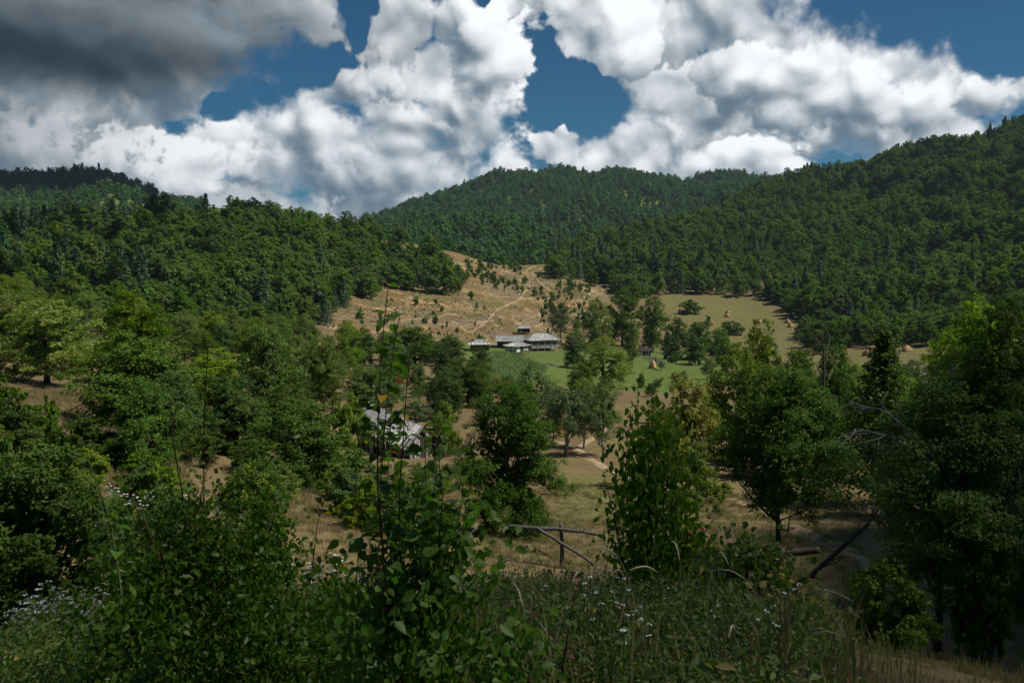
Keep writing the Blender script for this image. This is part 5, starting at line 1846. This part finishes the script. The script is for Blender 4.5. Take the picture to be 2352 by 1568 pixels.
m['kind'] = 'stuff'

# yellowing bush beside it
b6 = at(1700, 7.4)
sh6 = empty('hazel_bush', b6)
tag(sh6, 'low round-leaved bush with scattered yellow leaves right of the pear column', 'bush')
for k in range(11):
    X1, R1 = gs.uniform(1590, 1830), gs.uniform(1225, 1330)
    P3 = [px3(1700 + (X1 - 1700) * .6, R1 + 90, 7.3), px3(X1, R1, 7.3 + gs.uniform(-.3, .3))]
    shoot(sh6, [b6, b6.lerp(P3[0], .5)] + P3, .009, .002, .062, .052, f0=.35, red=0, kinds=('pear', 'pear', 'pear', 'pear', 'pear_yellow'))
m = leaf_cloud('leaf_mass', [zone_px(1700, 1330, 7.4, 130, 65, .4, 1300), zone_px(1760, 1390, 7.2, 110, 60, .4, 800), zone_px(1620, 1370, 7.2, 90, 60, .4, 600)], .058, 'pear', sh6, b6, W=.85)
m['kind'] = 'stuff'
m = leaf_cloud('yellow_leaves', [zone_px(1700, 1340, 7.2, 130, 70, .4, 70), zone_px(1760, 1390, 7.0, 110, 50, .4, 50)], .058, 'pear_yellow', sh6, b6, W=.85)
m['kind'] = 'stuff'

# pear suckers at the bottom edge with orange leaves
b7 = at(1230, 3.6)
sk = empty('pear_sucker', b7)
tag(sk, 'short pear suckers with orange tinged leaves at the bottom edge', 'sapling')
for lst in (((1215, 1560), (1222, 1480), (1225, 1380)), ((1290, 1540), (1310, 1420), (1325, 1340)), ((1140, 1560), (1150, 1500), (1130, 1440)), ((1180, 1560), (1190, 1500), (1200, 1440))):
    P3 = [px3(X, Rr, 3.6) for X, Rr in lst]
    shoot(sk, [b7, b7.lerp(P3[0], .6)] + P3, .006, .002, .055, .030, f0=.4, red=.35)

# ---------------------------------------------------------------- undergrowth on the bank
def ground_zones(X0, X1, d0, d1, n, hmax):
    out = []
    for _ in range(n):
        X, d = gs.uniform(X0, X1), math.sqrt(gs.uniform(d0 * d0, d1 * d1))
        p = at(X, d)
        h = hmax * gs.uniform(.35, 1.0)
        out.append(((p.x, p.y, p.z + h * .5), (gs.uniform(.15, .4), gs.uniform(.15, .4), h * .6), int(gs.integers(80, 190))))
    return out


tag(leaf_cloud('undergrowth', ground_zones(1040, 1900, 3.4, 9.5, 620, .46) + ground_zones(1100, 1750, 3.4, 6.5, 260, .42), .030, 'weed', W=.5, simple=True), 'tangle of low green brambles and weeds covering the bank at the bottom', 'undergrowth', kind='stuff')
tag(leaf_cloud('shaded_undergrowth', ground_zones(-80, 900, 3.6, 9.0, 330, .5) + ground_zones(-80, 640, 8, 24, 620, .75), .034, 'weed', W=.5, simple=True), 'dark shaded weeds and brambles filling the lower left corner', 'undergrowth', kind='stuff')


# ---------------------------------------------------------------- grasses
def tuft(g, n, h, spread, w, lean=.5):
    pos = np.stack([g.normal(size=n) * spread, g.normal(size=n) * spread, np.zeros(n)], -1)
    a = g.uniform(0, 6.28, n)
    le = g.random(n) * lean
    hh = h * g.uniform(.5, 1.15, n)
    dx, dy = np.cos(a), np.sin(a)
    sx2, sy2 = -dy, dx
    V, F = [], []
    for i in range(n):
        b_ = len(V)
        x, y = pos[i, 0], pos[i, 1]
        m1 = (x + dx[i] * hh[i] * le[i] * .3, y + dy[i] * hh[i] * le[i] * .3, hh[i] * .55)
        t_ = (x + dx[i] * hh[i] * le[i], y + dy[i] * hh[i] * le[i], hh[i] * (1 - .3 * le[i]))
        V += [(x - sx2[i] * w, y - sy2[i] * w, -.04), (x + sx2[i] * w, y + sy2[i] * w, -.04), (m1[0] - sx2[i] * w * .8, m1[1] - sy2[i] * w * .8, m1[2]), (m1[0] + sx2[i] * w * .8, m1[1] + sy2[i] * w * .8, m1[2]), t_]
        F += [(b_, b_ + 1, b_ + 3, b_ + 2), (b_ + 2, b_ + 3, b_ + 4)]
    return V, F


tufts = []
for k, (mt, h, sp, w, n_) in enumerate((('drygrass', .55, .16, .006, 46), ('drygrass', .42, .22, .006, 52), ('greengrass', .35, .2, .006, 50), ('drygrass', .30, .3, .007, 44))):
    V, F = tuft(np.random.default_rng(k), n_, h, sp, w)
    p = at(1500 + 90 * k, 14 + k)
    e = empty('grass_tuft', (p.x, p.y, p.z))
    tag(e, 'single tuft of tall grass on the slope behind the bank', 'grass', 'grass tufts on the slope')
    tufts.append(mesh_obj('blades', V, F, M[mt], e))
    tufts[-1]['kind'] = 'stuff'
    e['label'] = ('tall dry', 'bushy dry', 'short green', 'spreading dry')[k] + ' grass tuft on the slope behind the bank'


def grass_field(name, label, X0, X1, d0, d1, n, wts, smin, smax):
    X = gs.uniform(X0, X1, n)
    d = np.sqrt(gs.uniform(d0 ** 2, d1 ** 2, n))
    a = np.array([az_of(x) for x in X])
    x, y = d * np.sin(a), d * np.cos(a)
    z = ground(x, y)
    keepm = fbm(x / 4, y / 4, 8, 3) + gs.normal(size=n) * .25 > -.35
    x, y, z = x[keepm], y[keepm], z[keepm]
    idx = gs.choice(4, len(x), p=wts)
    s_ = gs.uniform(smin, smax, len(x))
    o = scatter(name, np.stack([x, y, z], -1), idx, np.stack([s_, s_, s_ * gs.uniform(.7, 1.2, len(x))], -1), tufts)
    tag(o, label, 'grass', kind='stuff')


grass_field('dry_grass', 'pale dry grass on the open slope beyond the bank in the middle', 640, 2000, 13, 62, 8000, (.22, .3, .2, .28), .32, .75)
grass_field('left_dry_grass', 'tawny dry grass on the left slope', -80, 420, 26, 85, 5000, (.4, .32, .05, .23), .4, .9)
grass_field('bank_grass', 'sparse grass on the dark ground in the lower right corner', 1750, 2420, 5, 24, 700, (.1, .2, .1, .6), .18, .42)
grass_field('near_grass', 'grass growing through the weeds on the near bank', 1000, 1900, 3.2, 12, 1100, (.25, .2, .45, .1), .45, 1.1)

# nodding dry grass stalks
for k in range(30):
    X, d = gs.uniform(1120, 1860), gs.uniform(3.8, 7.0)
    p = at(X, d)
    e = empty('grass_stalk', (p.x, p.y, p.z), gs.uniform(0, 6))
    tag(e, 'nodding pale grass stalk with a feathery seed head among the green weeds', 'grass', 'dry grass stalks on the bank')
    h = gs.uniform(.5, .85)
    le = gs.uniform(.05, .3)
    line = spline([(0, 0, 0), (le * .15, 0, h * .5), (le * .6, 0, h * .9), (le * 1.3, 0, h)], 4)
    MB().tube(line, [.0016 * (1 - .5 * i / len(line)) for i in range(len(line))], 4).build('stalk', M['seed'], e)
    tip = spline([(le * .6, 0, h * .9), (le * 1.0, 0, h * .98), (le * 1.5, 0, h * (.99 - .1 * gs.random()))], 3)
    MB().tube(tip, [.0015, .003, .0045, .005, .004, .0025, .001][:len(tip)], 5).build('seed_head', M['seed'], e)


# white wild flowers
def flower_mesh(g, heads, spread, h, r):
    st, hd = MB(), MB()
    for k in range(heads):
        a, q = g.uniform(0, 6.28), spread * math.sqrt(g.random())
        tp = Vector((math.cos(a) * q, math.sin(a) * q, h * g.uniform(.78, 1.05)))
        st.tube([(0, 0, h * .35 * g.random()), (tp.x * .5, tp.y * .5, tp.z * .65), tp], [.0035, .0025, .0018], 4, False)
        for j in range(9):
            a2, q2 = g.uniform(0, 6.28), r * math.sqrt(g.random())
            c = tp + Vector((math.cos(a2) * q2, math.sin(a2) * q2, g.uniform(0, .25) * r - q2 * .3))
            w = r * .36
            tl = Vector((g.normal() * .4, g.normal() * .4, 1)).normalized()
            u = tl.cross(Vector((math.cos(a2), math.sin(a2), .1))).normalized() * w
            v = tl.cross(u).normalized() * w
            hd.add([c - u, c - v * .8, c + u, c + v * .8, c + tl * w * .4], [(0, 1, 4), (1, 2, 4), (2, 3, 4), (3, 0, 4)])
    return st, hd


FL = []
for k in range(5):
    st, hd = flower_mesh(np.random.default_rng(60 + k), 7 + k, .13, .75, .020)
    a, b_ = st.build('stem', M['green_stem']), hd.build('flower_head', M['petal'])
    FL.append((a.data, b_.data))
    bpy.data.objects.remove(a)
    bpy.data.objects.remove(b_)
FS = []
for k in range(3):
    st, hd = flower_mesh(np.random.default_rng(80 + k), 3, .06, .5, .013)
    a, b_ = st.build('stem', M['green_stem']), hd.build('flower_head', M['petal'])
    FS.append((a.data, b_.data))
    bpy.data.objects.remove(a)
    bpy.data.objects.remove(b_)


def flower(X, d, protos, s, label, group, lift=0.0):
    p = at(X, d)
    e = empty('wildflower', (p.x, p.y, p.z + lift), gs.uniform(0, 6), s)
    tag(e, label, 'flower', group)
    for nm, me in zip(('stem', 'flower_head'), protos[int(gs.integers(len(protos)))]):
        o = bpy.data.objects.new(nm, me)
        COL.objects.link(o)
        o.parent = e
        if nm == 'flower_head':
            o['kind'] = 'stuff'


for k in range(105):
    X = gs.uniform(-20, 230) if k < 45 else gs.uniform(200, 440) if k < 85 else gs.uniform(600, 820)
    d = gs.uniform(8.5, 18) if k < 45 else gs.uniform(17, 29) if k < 85 else gs.uniform(14, 24)
    flower(X, d, FL, gs.uniform(.9, 1.3) * (1.0 if d < 15 else 1.5), 'clump of small white wildflowers in the weeds at the left' if k < 85 else 'small white wildflowers on the dry grass left of the pear shoots', 'white flowers at the left' if k < 85 else 'white flowers left of the shoots')
for k in range(22):
    flower(gs.uniform(1120, 1850), gs.uniform(3.8, 8.0), FS, gs.uniform(.8, 1.25), 'tiny white wildflower among the green weeds of the near bank', 'tiny white flowers on the bank')

# ---------------------------------------------------------------- broken rail fence and fallen log
df = solve_d(1290, 1302, 18, 60)
p0 = px3(1290, 1302, df)
fe = empty('rail_fence', p0)
tag(fe, 'broken rail fence with one post and a slipped brace in the dry grass', 'fence')


def pole(root, name, pts, r0, r1, mat='old_pole'):
    o0 = Vector(root.location)
    line = spline(pts, 5)
    n = len(line)
    return MB().tube([p - o0 + Vector(gs.normal(size=3) * .008) for p in line], [r0 + (r1 - r0) * i / n for i in range(n)], 7).build(name, M[mat], root, True)


pole(fe, 'post', [px3(1289, 1320, df), px3(1291, 1255, df), px3(1288, 1200, df)], .085, .06)
pole(fe, 'rail', [px3(1165, 1207, df + .2), px3(1235, 1213, df - .1), px3(1300, 1216, df - .12), px3(1377, 1226, df)], .085, .055)
pole(fe, 'brace', [px3(1236, 1214, df - .25), px3(1300, 1253, df - .3), px3(1362, 1294, df - .35)], .06, .05)
pole(fe, 'stick', [px3(1360, 1294, df - .35), px3(1384, 1279, df - .3)], .025, .015)
pole(fe, 'stick', [px3(1236, 1262, df - .2), px3(1268, 1282, df - .2)], .02, .015)
dl = 27.0
p0 = px3(1780, 1300, dl)
lg = empty('fallen_log', (p0.x, p0.y, gz(p0.x, p0.y)))
tag(lg, 'dark rail log propped level under the dark leaning tree', 'log')
pole(lg, 'log', [px3(1660, 1282, dl), px3(1740, 1275, dl), px3(1820, 1270, dl), px3(1882, 1262, dl)], .075, .11, 'bark')
pole(lg, 'prop', [px3(1700, 1345, dl), px3(1702, 1270, dl)], .06, .05, 'bark')


# ---------------------------------------------------------------- bare branches and trunks
def bough(mb, p, v, L, r, depth, g, droop=.0):
    n = 4
    line = [p]
    q = p.copy()
    dv = v.normalized()
    for k in range(n):
        dv = (dv + Vector(g.normal(size=3)) * .16 + Vector((0, 0, -droop))).normalized()
        q = q + dv * (L / n)
        line.append(q.copy())
    mb.tube(line, [r * (1 - .8 * k / n) for k in range(n + 1)], 5 if depth > 1 else 4, False)
    if depth <= 0:
        return
    for k in range(1, n + 1):
        for _ in range(2 if depth > 1 else 1):
            if g.random() < .8:
                nv = (dv + Vector(g.normal(size=3)) * .75).normalized()
                bough(mb, line[k], nv, L * g.uniform(.35, .6), r * .45 * (1 - .15 * k), depth - 1, g, droop)


def bare(name, X, Rr, d, lines, label, r0, mat, seed, depth=2, cat='dead branch'):
    p = at(X, d)
    e = empty(name, p)
    tag(e, label, cat)
    g = np.random.default_rng(seed)
    for i, pts in enumerate(lines):
        line = [px3(a, b_, d + dd) - p for a, b_, dd in pts]
        mb = MB()
        sp_ = spline(line, 4)
        n = len(sp_)
        mb.tube(sp_, [r0 * (1 - .75 * k / n) for k in range(n)], 7)
        for k in range(n // 3, n):
            if g.random() < .85:
                t = (sp_[min(k + 1, n - 1)] - sp_[k - 1]).normalized()
                bough(mb, sp_[k], t + Vector(g.normal(size=3)) * .6, (sp_[-1] - sp_[0]).length * g.uniform(.12, .3), r0 * .35, depth, g)
        mb.build('branch' if i else 'main_branch', M[mat], e, True)
    return e


bare('dead_limb', 2230, 1430, 20.0, [((2225, 1200, 0), (2150, 1080, -.3), (2060, 1010, -.6), (1965, 985, -.8)), ((2200, 1140, 0), (2120, 1030, -.2), (2040, 950, -.4), (1990, 935, -.5)), ((2190, 1230, 0), (2110, 1150, -.3), (2040, 1110, -.5))],
     'grey lichen-covered dead limbs reaching left out of the huge old tree', .04, 'grey_bark', 3)
bare('thick_trunk', 2240, 1450, 19.6, [((2262, 1470, 0), (2245, 1400, 0), (2225, 1310, .1), (2205, 1230, .2), (2190, 1120, .2)), ((2235, 1330, .1), (2290, 1230, .2), (2330, 1120, .3))], 'thick dark leaning trunk of the huge old tree at the lower right', .33, 'bark', 4, 1, 'trunk')
bare('slanting_trunk', 1840, 1345, 30, [((1835, 1360, 0), (1870, 1315, 0), (1930, 1260, 0), (1990, 1205, 0), (2010, 1180, 0))], 'slanting bare trunk right of the dark leaning tree', .11, 'bark', 6, 2, 'trunk')
bare('dead_spire', 1895, 1080, 60, [((1890, 1090, 0), (1888, 960, 0), (1893, 860, 0), (1892, 790, 0))], 'bare dark spire of a dead tree above the crowns on the right', .12, 'bark', 8, 2, 'dead tree')
bare('bare_tree', 2150, 1080, 46, [((2170, 1090, 0), (2160, 980, 0), (2140, 900, 0), (2125, 840, 0)), ((2158, 960, 0), (2175, 890, 0), (2190, 840, 0))], 'thin bare grey tree between the lone fir and the tall yellow-green tree', .09, 'grey_bark', 9, 2, 'dead tree')
for root, X0, X1, R0, R1, dd_, n_ in ((sap2, 260, 660, 1130, 1300, 4.4, 14), (sap, 860, 1120, 1200, 1350, 3.2, 8), (sh6, 1600, 1820, 1240, 1330, 7.3, 8)):
    o0 = Vector(root.location)
    for k in range(n_):
        p1 = px3(gs.uniform(X0, X1), gs.uniform(R0, R1), dd_ + gs.uniform(-.2, .2))
        p0 = o0.lerp(p1, .35) + Vector((0, 0, .1))
        mb = MB()
        mb.tube([p0 - o0, p0.lerp(p1, .6) - o0 + Vector(gs.normal(size=3) * .03), p1 - o0], [.006, .004, .0018], 5, False)
        bough(mb, p0.lerp(p1, .7) - o0, (p1 - p0).normalized() + Vector(gs.normal(size=3)) * .5, .25, .003, 1, gs)
        mb.build('twig', M['stem'], root, True)
proto('tall', 1, mk_round(8, 1.5, 4.4, 60, 30000, .062, 'walnut', r0=.075, nb=16, fork=.5, lean=.1))
DIM['tall'] = (8, 1.5)
plant_px('tall', 0, 'young_tree', 2312, 750, 230, 21, 'slender young tree with a long bare dark trunk at the right edge')

# ---------------------------------------------------------------- unseen puffs added overhead to shade the near slope, both hills and far ridge
mcl, tcl = new_mat('added_shade_puffs')  # plain white surface of the added shade casters
tcl.add('ShaderNodeOutputMaterial', {'Surface': tcl.add('ShaderNodeBsdfDiffuse', {'Color': (.85, .85, .87, 1)}).outputs[0]})
gc = np.random.default_rng(90)
ICO = None


def added_shade_puffs(name, spots, alt, rmin, rmax, n, sub=2, each=False):  # spheres hung sunward of the ground spots they are meant to shade
    import bmesh
    bm = bmesh.new()
    k = SUN_DIR / SUN_DIR.z
    for i_ in range(len(spots) if each else n):
        x0, x1, y0, y1 = spots[i_ if each else int(gc.integers(len(spots)))]
        x, y = gc.uniform(x0, x1), gc.uniform(y0, y1)
        z = gz(x, y)
        c = Vector((x, y, z)) + k * (alt - z + gc.uniform(0, rmax))
        r = gc.uniform(rmin, rmax)
        bmesh.ops.create_icosphere(bm, subdivisions=sub, radius=r, matrix=Matrix.Translation(c) @ Matrix.Diagonal((1, 1, .6, 1)))
    for v in bm.verts:
        v.co += Vector(gc.normal(size=3)) * rmin * .07
    me = bpy.data.meshes.new(name)
    bm.to_mesh(me)
    bm.free()
    me.materials.append(mcl)
    o = bpy.data.objects.new(name, me)
    COL.objects.link(o)
    return tag(o, kind='structure')


added_shade_puffs('added_shade_puffs', [(-40, 40, -70, -14), (-60, -18, -12, 14), (-60, -28, 0, 34), (19, 60, -6, 36), (17, 50, 14, 38), (24, 90, 20, 60), (-90, -30, -20, 40)], 430, 6, 10, 300)  # added out of view to darken the near slope and its sides
added_shade_puffs('added_shade_puffs', [(x_, x_ + 1.6, y_, y_ + 1.6) for x_ in np.arange(-12, 16, 4.6) for y_ in np.arange(-10, 21, 4.6)], 430, 2.0, 2.6, 70, 1, True)  # spaced puffs, added so the near bank gets only partial sun
added_shade_puffs('added_shade_puffs', [(8, 22, -8, 15)], 430, 2.4, 3.6, 70)  # added to shade the lower right corner
added_shade_puffs('added_shade_puffs', [(230, 760, 300, 900), (330, 760, 330, 900), (430, 780, 350, 920)], 760, 5, 10, 900, 1)  # added puffs, denser to the right, dimming the right hill gradually
added_shade_puffs('added_shade_puffs', [(-340, -110, 220, 460), (-340, -180, 220, 460)], 640, 4, 8, 330, 1)  # added puffs that dim the left forest
added_shade_puffs('added_shade_puffs', [(-800, -480, 1120, 1500)], 900, 50, 80, 40)  # unseen mass added to shade the far left ridge

# ---------------------------------------------------------------- air
hz = MB().box((0, 700, 85), (5200, 3900, 390)).build('haze', None)
tag(hz, kind='stuff')
mh, th = new_mat('haze')
vol = th.add('ShaderNodeVolumePrincipled', {'Color': (.55, .70, .92, 1), 'Density': .00006, 'Anisotropy': .2})
th.add('ShaderNodeOutputMaterial', {'Volume': vol.outputs[0]})
hz.data.materials.append(mh)
